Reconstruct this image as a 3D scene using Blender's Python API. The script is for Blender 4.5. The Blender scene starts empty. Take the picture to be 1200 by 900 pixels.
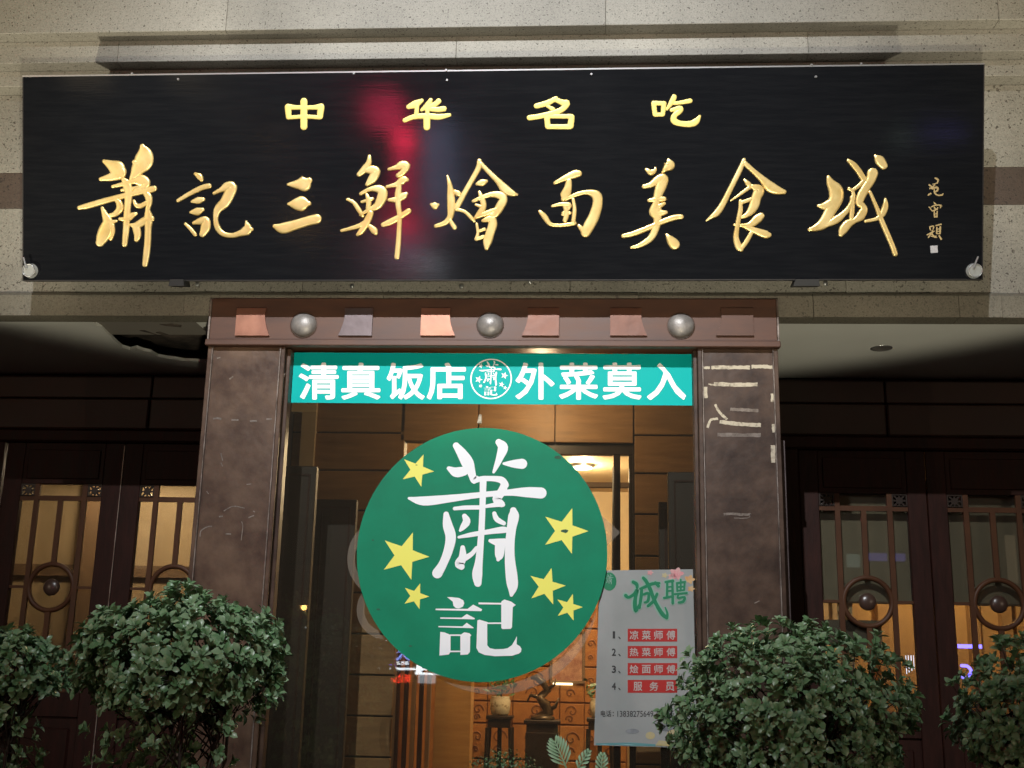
import bpy, bmesh, math, random
from math import sin, cos, pi, radians, sqrt
from mathutils import Vector, Matrix
random.seed(7)
S = bpy.context.scene
COL = S.collection

# ------------------------------------------------------------------ camera
F = 1350.0; DIST = 6.4; EYE = 1.6
YAW, PITCH, ROLL = radians(-3.816), radians(13.846), radians(1.26)
fw = Vector((sin(YAW)*cos(PITCH), cos(YAW)*cos(PITCH), sin(PITCH)))
r0 = Vector((cos(YAW), -sin(YAW), 0)); u0 = r0.cross(fw)
rt = r0*cos(ROLL) + u0*sin(ROLL); up = -r0*sin(ROLL) + u0*cos(ROLL)
CAMP = Vector((0, -DIST, EYE))
cd = bpy.data.cameras.new('camera'); cam = bpy.data.objects.new('camera', cd); COL.objects.link(cam)
m = Matrix((rt, up, -fw)).transposed().to_4x4(); m.translation = CAMP
cam.matrix_world = m; cd.sensor_width = 36; cd.lens = 36*F/1200; cd.clip_end = 500; cd.clip_start = .05
S.camera = cam
S.view_settings.view_transform = 'Standard'; S.view_settings.look = 'None'
S.view_settings.exposure = 0.0; S.view_settings.gamma = 1
S.render.engine = 'CYCLES'
S.cycles.max_bounces = 8; S.cycles.transparent_max_bounces = 12; S.cycles.use_denoising = True
S.cycles.sample_clamp_indirect = 4

# ------------------------------------------------------------------ night sky
W = bpy.data.worlds.new("World"); S.world = W; W.use_nodes = True
nt = W.node_tree; bg = nt.nodes['Background']
sk = nt.nodes.new('ShaderNodeTexSky'); sk.sky_type = 'NISHITA'; sk.sun_disc = False
sk.sun_elevation = radians(-4); sk.sun_rotation = radians(180); 
nt.links.new(sk.outputs[0], bg.inputs[0]); bg.inputs[1].default_value = 0.06

def look(o, tgt):
    d = Vector(tgt) - o.location
    o.rotation_euler = d.to_track_quat('-Z', 'Y').to_euler()
def spot(name, loc, tgt, power, col, ang, blend, rad):
    l = bpy.data.lights.new(name, 'SPOT'); l.energy = power; l.color = col
    l.spot_size = radians(ang); l.spot_blend = blend; l.shadow_soft_size = rad
    o = bpy.data.objects.new(name, l); COL.objects.link(o); o.location = loc; look(o, tgt); return o
def area(name, loc, tgt, power, col, sx, sy):
    l = bpy.data.lights.new(name, 'AREA'); l.energy = power; l.color = col; l.shape = 'RECTANGLE'; l.size = sx; l.size_y = sy
    o = bpy.data.objects.new(name, l); COL.objects.link(o); o.location = loc; look(o, tgt); return o
# cool white flood high on a pole out in front, a warm lamp low in the planting, added warm recess fill
spot('flood_light', (-1.2, -8.8, 8.5), (-0.5, 0, 3.85), 5600, (0.94, 0.97, 1.0), 42.5, 1.0, 0.04)
el_, az_ = radians(73), radians(-10)
spot('ground_light', (0.2, -6, .15), (0.2+cos(el_)*sin(az_), -6+cos(el_)*cos(az_), .15+sin(el_)), 950, (1.0, 0.92, 0.70), 99.5, 0.06, 0.08)
for sx_ in (-1, 1): spot('side_light', (5.9*sx_, -4.1, .2), (3.25*sx_, -.2, 5.2), 1500, (1.0, 0.92, 0.72), 27, .8, .04)
for sx_ in (-1, 1): spot('recess_fill', (14.0*sx_, -17, 4), (0.5, 0, 2.6), 1200, (1.0, 0.78, 0.56), 40, 1.0, 0.08)  # added warm spots out of view, lifting the dark door recesses

# ------------------------------------------------------------------ pixel -> place on a real plane
class Plane:
    def __init__(s, o, u, v):
        s.o = Vector(o); s.u = Vector(u).normalized(); s.v = Vector(v).normalized(); s.n = s.u.cross(s.v)  # n faces the street
    def uv(s, px, py):
        d = fw + rt*((px-600)/F) - up*((py-450)/F)
        t = (s.o - CAMP).dot(s.n)/d.dot(s.n)
        p = CAMP + d*t - s.o
        return p.dot(s.u), p.dot(s.v)
    def at(s, a, b, h=0): return s.o + s.u*a + s.v*b + s.n*h
    def m(s):
        M = Matrix((s.u, s.v, s.n)).transposed().to_4x4(); M.translation = s.o; return M
def VP(Y): return Plane((0, Y, 0), (1, 0, 0), (0, 0, 1))
def at(px, py, Y):
    a, b = VP(Y).uv(px, py); return Vector((a, Y, b))
def X(px, py, Y): return at(px, py, Y).x
def Z(px, py, Y): return at(px, py, Y).z
def px2m(Y): return (DIST + Y)/F
def mirror(px, py, Yglass, Ybehind):
    p = at(px, py, Yglass); d = p - CAMP; d.y = -d.y
    t = (Ybehind - p.y)/d.y
    return p + d*t

# ------------------------------------------------------------------ objects
def tag(o, label=None, cat=None, group=None, kind=None):
    if label: o['label'] = label
    if cat: o['category'] = cat
    if group: o['group'] = group
    if kind: o['kind'] = kind
    return o
def empty(name, loc, label, cat, group=None, rz=0):
    o = bpy.data.objects.new(name, None); COL.objects.link(o); o.location = loc; o.rotation_euler.z = rz
    o.empty_display_size = .1
    return tag(o, label, cat, group)
def link(name, me, mat, parent=None, kind=None):
    o = bpy.data.objects.new(name, me); COL.objects.link(o)
    if mat and not me.materials: me.materials.append(mat)
    if parent:
        o.parent = parent
        o.matrix_parent_inverse = Matrix.Translation(-parent.location) if parent.parent is None else Matrix.Identity(4)
    if kind: o['kind'] = kind
    return o
def kid(o, parent):      # parent a mesh at world coordinates below another
    o.parent = parent; o.matrix_parent_inverse = parent_world(parent).inverted(); return o
def parent_world(p):
    M = Matrix.LocRotScale(p.location, p.rotation_euler, p.scale)
    if p.parent: return parent_world(p.parent) @ p.matrix_parent_inverse @ M
    return M
class MB:
    def __init__(s): s.bm = bmesh.new()
    def box(s, x0, x1, y0, y1, z0, z1, bev=0):
        r = bmesh.ops.create_cube(s.bm, size=1)
        vs = r['verts']
        for v in vs: v.co = Vector(((x0+x1)/2 + v.co.x*(x1-x0), (y0+y1)/2 + v.co.y*(y1-y0), (z0+z1)/2 + v.co.z*(z1-z0)))
        if bev:
            es = {e for v in vs for e in v.link_edges}
            bmesh.ops.bevel(s.bm, geom=list(es), offset=bev, segments=1, affect='EDGES')
        return s
    def cyl(s, p0, p1, r0_, r1_=None, seg=12, cap=True):
        p0 = Vector(p0); p1 = Vector(p1); r1_ = r0_ if r1_ is None else r1_
        d = p1-p0; q = d.to_track_quat('Z', 'Y').to_matrix().to_4x4(); q.translation = (p0+p1)/2
        bmesh.ops.create_cone(s.bm, cap_ends=cap, segments=seg, radius1=r0_, radius2=r1_, depth=d.length, matrix=q); return s
    def ball(s, c, r, sx=1, sy=1, sz=1, u=16, v=10):
        M = Matrix.Translation(c) @ Matrix.Diagonal((r*sx, r*sy, r*sz, 1))
        bmesh.ops.create_uvsphere(s.bm, u_segments=u, v_segments=v, radius=1, matrix=M); return s
    def poly(s, pts):
        f = s.bm.faces.new([s.bm.verts.new(p) for p in pts]); return f
    def prism(s, pl, ab, h0, h1):      # outline ab on a plane, from height h0 to h1
        n = len(ab)
        lo = [s.bm.verts.new(pl.at(a, b, h0)) for a, b in ab]; hi = [s.bm.verts.new(pl.at(a, b, h1)) for a, b in ab]
        s.bm.faces.new(hi); s.bm.faces.new(lo[::-1])
        for i in range(n):
            j = (i+1) % n; s.bm.faces.new((lo[i], lo[j], hi[j], hi[i]))
        return s
    def torus(s, pl, ca, cb, R_, r_, seg=40, rs=8, h=0, sq=False):
        ring = []
        for i in range(seg):
            t = 2*pi*i/seg; rr = []
            for k in range(rs):
                a = 2*pi*(k+.5)/rs
                dr, dh = r_*cos(a), r_*sin(a)
                rr.append(s.bm.verts.new(pl.at(ca+(R_+dr)*cos(t), cb+(R_+dr)*sin(t), h+dh)))
            ring.append(rr)
        for i in range(seg):
            for k in range(rs):
                s.bm.faces.new((ring[i][k], ring[(i+1) % seg][k], ring[(i+1) % seg][(k+1) % rs], ring[i][(k+1) % rs]))
        return s
    def lathe(s, c, prof, seg=20):
        rows = []
        for r_, z in prof:
            rows.append([s.bm.verts.new((c[0]+r_*cos(2*pi*i/seg), c[1]+r_*sin(2*pi*i/seg), c[2]+z)) for i in range(seg)])
        for a, b in zip(rows, rows[1:]):
            for i in range(seg): s.bm.faces.new((a[i], a[(i+1) % seg], b[(i+1) % seg], b[i]))
        return s
    def me(s, name, smooth=False):
        bmesh.ops.recalc_face_normals(s.bm, faces=s.bm.faces)
        big = [f for f in s.bm.faces if len(f.verts) > 4]
        if big: bmesh.ops.triangulate(s.bm, faces=big)
        me = bpy.data.meshes.new(name); s.bm.to_mesh(me); s.bm.free()
        if smooth:
            for p in me.polygons: p.use_smooth = True
        return me
    def build(s, name, mat, parent=None, smooth=False, kind=None):
        o = bpy.data.objects.new(name, s.me(name, smooth)); COL.objects.link(o); o.data.materials.append(mat)
        if parent: kid(o, parent)
        if kind: o['kind'] = kind
        return o

# ------------------------------------------------------------------ materials
def mat(name, base, rough=.6, metal=0, bump=0, bscale=30, var=0, vscale=4, coat=0, spec=.5, stretch=None, col2=None, emis=None, estr=0, thr=None):
    m = bpy.data.materials.new(name); m.use_nodes = True; n = m.node_tree; b = n.nodes['Principled BSDF']; L = n.links.new
    b.inputs['Base Color'].default_value = (*base, 1); b.inputs['Roughness'].default_value = rough
    b.inputs['Metallic'].default_value = metal; b.inputs['Coat Weight'].default_value = coat
    b.inputs['Specular IOR Level'].default_value = spec
    if emis: b.inputs['Emission Color'].default_value = (*emis, 1); b.inputs['Emission Strength'].default_value = estr
    tc = n.nodes.new('ShaderNodeTexCoord'); mp = n.nodes.new('ShaderNodeMapping'); L(tc.outputs['Object'], mp.inputs[0])
    if stretch: mp.inputs['Scale'].default_value = stretch
    if var or col2:
        no = n.nodes.new('ShaderNodeTexNoise'); no.inputs['Scale'].default_value = vscale; no.inputs['Detail'].default_value = 8
        no.inputs['Roughness'].default_value = .65
        L(mp.outputs[0], no.inputs[0]); cr = n.nodes.new('ShaderNodeValToRGB')
        t = thr or (.3, .7)
        cr.color_ramp.elements[0].position = t[0]; cr.color_ramp.elements[1].position = t[1]
        c2 = col2 or tuple(c*(1-var) for c in base); c1 = base if col2 else tuple(min(1, c*(1+var)) for c in base)
        cr.color_ramp.elements[0].color = (*c2, 1); cr.color_ramp.elements[1].color = (*c1, 1)
        L(no.outputs[0], cr.inputs[0]); L(cr.outputs[0], b.inputs['Base Color'])
        mr = n.nodes.new('ShaderNodeMapRange'); mr.inputs[3].default_value = max(.04, rough-.12); mr.inputs[4].default_value = min(1, rough+.14)
        L(no.outputs[0], mr.inputs[0]); L(mr.outputs[0], b.inputs['Roughness'])
    if bump:
        nb = n.nodes.new('ShaderNodeTexNoise'); nb.inputs['Scale'].default_value = bscale; nb.inputs['Detail'].default_value = 5
        L(mp.outputs[0], nb.inputs[0]); bp = n.nodes.new('ShaderNodeBump'); bp.inputs['Strength'].default_value = bump; bp.inputs['Distance'].default_value = .01
        L(nb.outputs[0], bp.inputs['Height']); L(bp.outputs[0], b.inputs['Normal'])
    return m
def granite(name, base, dark, amount=.12, tint=None):
    m = mat(name, base, .62, bump=.25, bscale=90); n = m.node_tree; L = n.links.new; b = n.nodes['Principled BSDF']
    tc = n.nodes.new('ShaderNodeTexCoord'); oi = n.nodes.new('ShaderNodeObjectInfo')
    big = n.nodes.new('ShaderNodeTexNoise'); big.inputs['Scale'].default_value = 1.7; big.inputs['Detail'].default_value = 6; L(tc.outputs['Object'], big.inputs[0])
    fine = n.nodes.new('ShaderNodeTexNoise'); fine.inputs['Scale'].default_value = 60; fine.inputs['Detail'].default_value = 7; fine.inputs['Roughness'].default_value = .75; L(tc.outputs['Object'], fine.inputs[0])
    vo = n.nodes.new('ShaderNodeTexNoise'); vo.inputs['Scale'].default_value = 60; vo.inputs['Detail'].default_value = 5; vo.inputs['Roughness'].default_value = .6; L(tc.outputs['Object'], vo.inputs[0])
    c1 = n.nodes.new('ShaderNodeValToRGB'); e = c1.color_ramp.elements; e[0].position = .36; e[0].color = (*[c*.62 for c in base], 1); e[1].position = .66; e[1].color = (*[min(1, c*1.25) for c in base], 1); L(fine.outputs[0], c1.inputs[0])
    c2 = n.nodes.new('ShaderNodeValToRGB'); e = c2.color_ramp.elements; e[0].position = .57; e[0].color = (0, 0, 0, 1); e[1].position = .63; e[1].color = (1, 1, 1, 1); L(vo.outputs[0], c2.inputs[0])
    mx = n.nodes.new('ShaderNodeMix'); mx.data_type = 'RGBA'; L(c2.outputs[0], mx.inputs[0]); L(c1.outputs[0], mx.inputs[6]); mx.inputs[7].default_value = (*dark, 1)
    c3 = n.nodes.new('ShaderNodeMapRange'); c3.inputs[1].default_value = .3; c3.inputs[2].default_value = .7; c3.inputs[3].default_value = .78; c3.inputs[4].default_value = 1.12; L(big.outputs[0], c3.inputs[0])
    ml = n.nodes.new('ShaderNodeVectorMath'); ml.operation = 'SCALE'; L(mx.outputs[2], ml.inputs[0]); L(c3.outputs[0], ml.inputs['Scale'])
    rr = n.nodes.new('ShaderNodeMapRange'); rr.inputs[3].default_value = .9; rr.inputs[4].default_value = 1.08; L(oi.outputs['Random'], rr.inputs[0])
    m2 = n.nodes.new('ShaderNodeVectorMath'); m2.operation = 'SCALE'; L(ml.outputs[0], m2.inputs[0]); L(rr.outputs[0], m2.inputs['Scale'])
    L(m2.outputs[0], b.inputs['Base Color'])
    return m
def glow(name, c, s):
    m = bpy.data.materials.new(name); m.use_nodes = True; n = m.node_tree; n.nodes.clear()
    e = n.nodes.new('ShaderNodeEmission'); e.inputs[0].default_value = (*c, 1); e.inputs[1].default_value = s
    o = n.nodes.new('ShaderNodeOutputMaterial'); n.links.new(e.outputs[0], o.inputs[0]); return m
def glass(name, tint=(.93, .95, .93), refl=1.0, ior=1.5, haze=.016):
    m = bpy.data.materials.new(name); m.use_nodes = True; n = m.node_tree; n.nodes.clear(); L = n.links.new
    t = n.nodes.new('ShaderNodeBsdfTransparent'); t.inputs[0].default_value = (*tint, 1)
    g = n.nodes.new('ShaderNodeBsdfGlossy'); g.inputs['Roughness'].default_value = .015
    fr = n.nodes.new('ShaderNodeFresnel'); fr.inputs[0].default_value = ior
    mx = n.nodes.new('ShaderNodeMixShader'); o = n.nodes.new('ShaderNodeOutputMaterial')
    mu = n.nodes.new('ShaderNodeMath'); mu.operation = 'MULTIPLY'; mu.inputs[1].default_value = refl; mu.use_clamp = True
    df = n.nodes.new('ShaderNodeBsdfDiffuse'); df.inputs[0].default_value = (.5, .42, .32, 1); dm = n.nodes.new('ShaderNodeMixShader'); dm.inputs[0].default_value = haze  # haze over the glass put in as a thin brown diffuse mix
    L(fr.outputs[0], mu.inputs[0]); L(mu.outputs[0], mx.inputs[0]); L(t.outputs[0], dm.inputs[1]); L(df.outputs[0], dm.inputs[2]); L(dm.outputs[0], mx.inputs[1]); L(g.outputs[0], mx.inputs[2]); L(mx.outputs[0], o.inputs[0]); return m

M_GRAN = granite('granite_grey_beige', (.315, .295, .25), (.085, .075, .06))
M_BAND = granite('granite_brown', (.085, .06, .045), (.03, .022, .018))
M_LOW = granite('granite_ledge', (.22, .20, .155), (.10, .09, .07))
M_MORT = mat('mortar', (.22, .20, .17), .9)
def lacquer():
    m = mat('black_lacquer', (.006, .007, .010), .2, spec=.5); n = m.node_tree; L = n.links.new; b = n.nodes['Principled BSDF']
    tc = n.nodes.new('ShaderNodeTexCoord'); mp = n.nodes.new('ShaderNodeMapping'); mp.inputs['Scale'].default_value = (1.2, 1, 16); L(tc.outputs['Object'], mp.inputs[0])
    no = n.nodes.new('ShaderNodeTexNoise'); no.inputs['Scale'].default_value = 3.0; no.inputs['Detail'].default_value = 9; no.inputs['Roughness'].default_value = .7; L(mp.outputs[0], no.inputs[0])
    n2 = n.nodes.new('ShaderNodeTexNoise'); n2.inputs['Scale'].default_value = 1.1; n2.inputs['Detail'].default_value = 5; L(tc.outputs['Object'], n2.inputs[0])
    mr = n.nodes.new('ShaderNodeMapRange'); mr.inputs[1].default_value = .35; mr.inputs[2].default_value = .7; mr.inputs[3].default_value = .05; mr.inputs[4].default_value = .15; L(n2.outputs[0], mr.inputs[0]); L(mr.outputs[0], b.inputs['Roughness'])
    bp = n.nodes.new('ShaderNodeBump'); bp.inputs['Strength'].default_value = .035; bp.inputs['Distance'].default_value = .004; L(no.outputs[0], bp.inputs['Height']); L(bp.outputs[0], b.inputs['Normal'])
    cr = n.nodes.new('ShaderNodeValToRGB'); e = cr.color_ramp.elements; e[0].position = .42; e[0].color = (.007, .0075, .009, 1); e[1].position = .75; e[1].color = (.011, .0115, .013, 1); L(no.outputs[0], cr.inputs[0]); L(cr.outputs[0], b.inputs['Base Color'])
    return m
M_LACQ = lacquer()
M_LACE = mat('lacquer_edge', (.012, .010, .010), .5)
M_GOLD = mat('gold_leaf', (.95, .74, .34), .34, metal=.6, bump=.12, bscale=14, col2=(.86, .60, .20), vscale=8)
M_GOLDP = mat('gold_paint', (.86, .68, .20), .42, metal=.2)
M_GOLDD = mat('dull_gold', (.50, .37, .17), .5, metal=.3)
M_SEAL = mat('seal_white', (.42, .41, .42), .6, var=.2, vscale=120)
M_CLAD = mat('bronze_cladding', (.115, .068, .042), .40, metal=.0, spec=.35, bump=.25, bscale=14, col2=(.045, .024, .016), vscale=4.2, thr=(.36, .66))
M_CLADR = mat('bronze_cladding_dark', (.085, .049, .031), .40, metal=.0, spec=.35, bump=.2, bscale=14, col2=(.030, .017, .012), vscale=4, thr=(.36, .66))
M_FRIE = mat('bronze_frieze', (.108, .050, .030), .45, metal=.1, spec=.35, col2=(.065, .035, .026), vscale=3, stretch=(1, 1, 4), thr=(.3, .7))
M_TRIM = mat('worn_edge_trim', (.30, .25, .22), .4, metal=.5, col2=(.10, .075, .06), vscale=9, thr=(.35, .6))
M_COPP = mat('polished_copper', (.33, .15, .095), .40, metal=.6, bump=.2, bscale=9, col2=(.22, .10, .07), vscale=5)
M_COPM = mat('dull_copper', (.155, .062, .036), .42, metal=.35, bump=.2, bscale=9, col2=(.09, .038, .024), vscale=6)
M_COPD = mat('tarnished_copper', (.13, .10, .10), .4, metal=.6, bump=.2, bscale=9, col2=(.08, .06, .06), vscale=6)
M_BOSS = mat('grey_metal_boss', (.24, .22, .205), .45, metal=.35, bump=.3, bscale=25, var=.35, vscale=14)
M_TAPE = mat('old_tape', (.46, .40, .30), .8, col2=(.13, .10, .075), vscale=38, thr=(.3, .5), bump=.3)
M_SCR = mat('scuff_marks', (.20, .165, .14), .8, col2=(.10, .075, .06), vscale=30, thr=(.35, .6))
M_TEAL = mat('teal_film', (.0, .37, .35), .4, var=.04, vscale=2, spec=.12)
M_WFILM = mat('white_film', (.86, .86, .86), .4)
M_GREEN = mat('green_board', (.002, .19, .095), .55, spec=.2, var=.16, vscale=2.2)
M_SMUD = mat('smudge_dirt', (.03, .09, .05), .8, var=.4, vscale=60)
M_GRE_E = mat('board_edge', (.25, .3, .25), .6)
M_YEL = mat('yellow_vinyl', (.80, .75, .12), .45)
M_WHT = mat('white_vinyl', (.82, .82, .82), .45)
M_POST = mat('poster_paper', (.31, .32, .31), .33, col2=(.24, .25, .24), vscale=1.6, spec=.4)
M_RED = mat('poster_red', (.36, .018, .015), .4)
M_PGRN = mat('poster_green', (.005, .17, .075), .4)
M_PGRL = mat('poster_green_outline', (.20, .34, .27), .4)
M_INK = mat('poster_ink', (.025, .025, .025), .5)
M_PTXT = mat('poster_white_text', (.38, .32, .30), .5)
M_PINK = mat('poster_pink', (.55, .13, .17), .5, col2=(.5, .4, .35), vscale=40)
M_ORNG = mat('poster_orange', (.50, .22, .06), .5, col2=(.5, .38, .2), vscale=30)
M_FOOD = mat('poster_food_yellow', (.45, .36, .13), .5, col2=(.36, .33, .25), vscale=25)
M_BOWL = mat('poster_bowl_dark', (.10, .11, .12), .5, col2=(.25, .26, .27), vscale=14)
M_WOODD = mat('dark_door_wood', (.030, .009, .006), .5, bump=.1, bscale=20, col2=(.013, .005, .0035), vscale=4, stretch=(6, 6, 1), spec=.15)
M_LATT = mat('lattice_wood', (.075, .030, .012), .45, spec=.2, col2=(.05, .02, .01), vscale=6)
M_BOSSW = mat('lattice_boss', (.05, .028, .02), .3)
M_WALLP = mat('brown_wall_panel', (.050, .029, .022), .5, col2=(.030, .018, .014), vscale=3, spec=.3)
M_SOFF = mat('soffit_plaster', (.74, .74, .69), .8, col2=(.68, .68, .63), vscale=1.5)
M_DEBR = mat('broken_soffit_material', (.085, .065, .05), .95, bump=.8, bscale=20, col2=(.022, .017, .014), vscale=9, thr=(.35, .6))
M_GLASS = glass('shop_glass', (.87, .88, .84), 1.5)
M_DGL = glass('door_glass', (.72, .72, .68), 1.3)
M_FROST = mat('frosted_film', (.30, .25, .19), .6); M_FROST.node_tree.nodes['Principled BSDF'].inputs['Alpha'].default_value = .3
M_WOODI = mat('interior_wood_veneer', (.24, .13, .055), .5, spec=.3, col2=(.15, .078, .032), vscale=3, stretch=(1, 1, 9))
M_WOODT = mat('pale_wood_pillar', (.52, .30, .11), .4, col2=(.40, .21, .075), vscale=3, stretch=(1, 1, 9))
M_CARV = mat('carved_orange_wood', (.46, .20, .055), .45, col2=(.30, .115, .035), vscale=5)
M_CARVD = mat('carved_relief_lines', (.20, .075, .025), .5)
M_EBON = mat('ebony_wood', (.019, .012, .009), .4, spec=.3)
M_CREAM = mat('cream_wall', (.55, .42, .25), .6, var=.08, vscale=2)
M_TAN = mat('tan_wall', (.40, .30, .19), .6, var=.15, vscale=1.5)
M_BEAM = mat('tan_beam', (.16, .10, .06), .6)
M_PORC = mat('porcelain', (.60, .55, .42), .25, col2=(.30, .24, .15), vscale=22, thr=(.36, .45))
M_BRON = mat('bronze_statue', (.075, .055, .035), .3, metal=.6, var=.4, vscale=12)
M_MET = mat('zinc_metal', (.45, .45, .45), .35, metal=.8)
M_BLKP = mat('black_plastic', (.012, .012, .012), .5)
M_ACRY = mat('clear_knob', (.55, .56, .54), .15, spec=.8)
M_ACRY.node_tree.nodes['Principled BSDF'].inputs['Alpha'].default_value = .45
M_BLIND = mat('blind_fabric', (.30, .26, .20), .9, var=.08, vscale=3)
M_PLAQ = mat('grey_plaque', (.15, .13, .105), .5)
M_BARK = mat('shrub_bark', (.04, .028, .02), .9, bump=.4, bscale=60)
M_GRND = mat('paving_stone', (.26, .24, .21), .7, var=.2, vscale=3)
M_ASPH = mat('asphalt', (.05, .05, .05), .85, var=.2, vscale=20)
M_SOIL = mat('planting_soil', (.035, .025, .018), .95, bump=.6, bscale=30)
M_FARW = mat('far_facade', (.10, .09, .08), .8, var=.15, vscale=.5)
def leafmat(name, a, b2, rough=.36):
    m = mat(name, a, rough, spec=.5); n = m.node_tree; L = n.links.new; b = n.nodes['Principled BSDF']
    oi = n.nodes.new('ShaderNodeObjectInfo'); g = n.nodes.new('ShaderNodeNewGeometry')
    ad = n.nodes.new('ShaderNodeMath'); ad.operation = 'ADD'; L(oi.outputs['Random'], ad.inputs[0]); L(g.outputs['Random Per Island'], ad.inputs[1])
    fr = n.nodes.new('ShaderNodeMath'); fr.operation = 'FRACT'; L(ad.outputs[0], fr.inputs[0])
    mx = n.nodes.new('ShaderNodeMix'); mx.data_type = 'RGBA'; L(fr.outputs[0], mx.inputs[0]); mx.inputs[6].default_value = (*a, 1); mx.inputs[7].default_value = (*b2, 1); L(mx.outputs[2], b.inputs['Base Color'])
    return m
M_LEAF = leafmat('shrub_leaf', (.115, .24, .10), (.27, .385, .225), .34)
M_LEAFP = leafmat('pale_frond', (.16, .26, .14), (.20, .32, .18), .5)
M_LEAFS = leafmat('low_shrub_leaf', (.03, .09, .035), (.06, .13, .05))

# ------------------------------------------------------------------ brush strokes and lettering
def resample(pts, n=5):
    P_ = [Vector(p) for p in pts]
    if len(P_) == 2: 
        return [P_[0].lerp(P_[1], i/6) for i in range(7)]
    out = []
    for i in range(len(P_)-1):
        a = P_[max(0, i-1)]; b = P_[i]; c = P_[i+1]; d = P_[min(len(P_)-1, i+2)]
        for k in range(n):
            t = k/n
            out.append(.5*((2*b) + (c-a)*t + (2*a-5*b+4*c-d)*t*t + (3*b-a-3*c+d)*t**3))
    out.append(P_[-1]); return out
def sweep(bm, pl, pts, h0, hk, K=8):
    """pts (a, b, r) on the plane; hk = relief height / half width, 0 = flat print"""
    q = resample(pts)
    tan = []
    for i in range(len(q)):
        d = q[min(i+1, len(q)-1)].xy - q[max(i-1, 0)].xy
        tan.append(d.normalized() if d.length > 1e-9 else Vector((1, 0)))
    rows = []
    s0 = []; r = q[0].z
    for c in (-1, -.92, -.7, -.38): s0.append((q[0].xy + tan[0]*r*c, tan[0], r*sqrt(max(0, 1-c*c))+1e-5))
    s0 += [(q[i].xy, tan[i], max(q[i].z, 1e-4)) for i in range(len(q))]
    r = q[-1].z
    for c in (.38, .7, .92, 1): s0.append((q[-1].xy + tan[-1]*r*c, tan[-1], r*sqrt(max(0, 1-c*c))+1e-5))
    for p, t, r in s0:
        nn = Vector((-t.y, t.x)); row = []
        if hk == 0:
            for sgn in (1, -1): row.append(bm.verts.new(pl.at(p.x+nn.x*r*sgn, p.y+nn.y*r*sgn, h0)))
        else:
            for e, g in ((1, 0), (.93, .55), (.78, .9), (.5, 1), (0, 1.04), (-.5, 1), (-.78, .9), (-.93, .55), (-1, 0)):
                row.append(bm.verts.new(pl.at(p.x+nn.x*r*e, p.y+nn.y*r*e, h0 + hk*min(.0085, r*.7)*g)))
        rows.append(row)
    for a, b in zip(rows, rows[1:]):
        for k in range(len(a)-1): bm.faces.new((a[k], a[k+1], b[k+1], b[k]))
def brush(name, pl, strokes, crop, mat_, parent, h0, hk, grow=1.0, shift=(0, 0)):
    ox, oy, sc = crop; mb = MB()
    sx, sy = strokes[0][0][0]/sc+ox, strokes[0][0][1]/sc+oy
    a0, b0 = pl.uv(sx, sy); a1, b1 = pl.uv(sx+10, sy); mpp = math.hypot(a1-a0, b1-b0)/10
    for i, s in enumerate(strokes):
        pts = []
        for x, y, r in s:
            a, b = pl.uv(x/sc+ox+shift[0], y/sc+oy+shift[1]); pts.append((a, b, r/sc*mpp*grow))
        sweep(mb.bm, pl, pts, h0 + (i*.00012 if hk == 0 else 0), hk)
    o = mb.build(name, mat_, None, smooth=True)
    if hk == 0: 
        for p in o.data.polygons: p.use_smooth = False
    if parent: kid(o, parent)
    return o
def polys(name, pl, plist, crop, mat_, parent, h0, th=0):
    ox, oy, sc = crop; mb = MB()
    for i, p in enumerate(plist):
        ab = [pl.uv(x/sc+ox, y/sc+oy) for x, y in p]; h = h0+i*.00012
        if th: mb.prism(pl, ab, h0, h+th)
        else: mb.poly([pl.at(a, b, h) for a, b in ab])
    return mb.build(name, mat_, parent)
_tc = {}
def text_mesh(body, bold=0.0, ext=0.0):
    key = (body, bold, ext)
    if key in _tc: return _tc[key]
    cu = bpy.data.curves.new('lettering', 'FONT'); cu.body = body; cu.size = 1; cu.extrude = ext
    cu.align_x = 'LEFT'; cu.resolution_u = 3
    o = bpy.data.objects.new('lettering', cu); COL.objects.link(o)
    bpy.context.view_layer.update()
    me = bpy.data.meshes.new_from_object(o.evaluated_get(bpy.context.evaluated_depsgraph_get()))
    bpy.data.objects.remove(o)
    if bold:            # thicken: the same glyph shifted round a small circle, each copy a hair above the last
        vs = [v.co.copy() for v in me.vertices]; fs = [tuple(p.vertices) for p in me.polygons]; V = []; Fs = []
        sh = [(bold*cos(pi*i/4), bold*sin(pi*i/4)) for i in range(8)] + [(0, 0)]
        for i, (dx, dy) in enumerate(sh):
            b = len(V); V += [Vector((v.x+dx, v.y+dy, i*.004)) for v in vs]; Fs += [tuple(q+b for q in f) for f in fs]
        me = bpy.data.meshes.new('lettering'); me.from_pydata(V, [], Fs)
    xs = [v.co.x for v in me.vertices]; ys = [v.co.y for v in me.vertices]
    bb = (min(xs), max(xs), min(ys), max(ys)); _tc[key] = (me, bb); return me, bb
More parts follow.
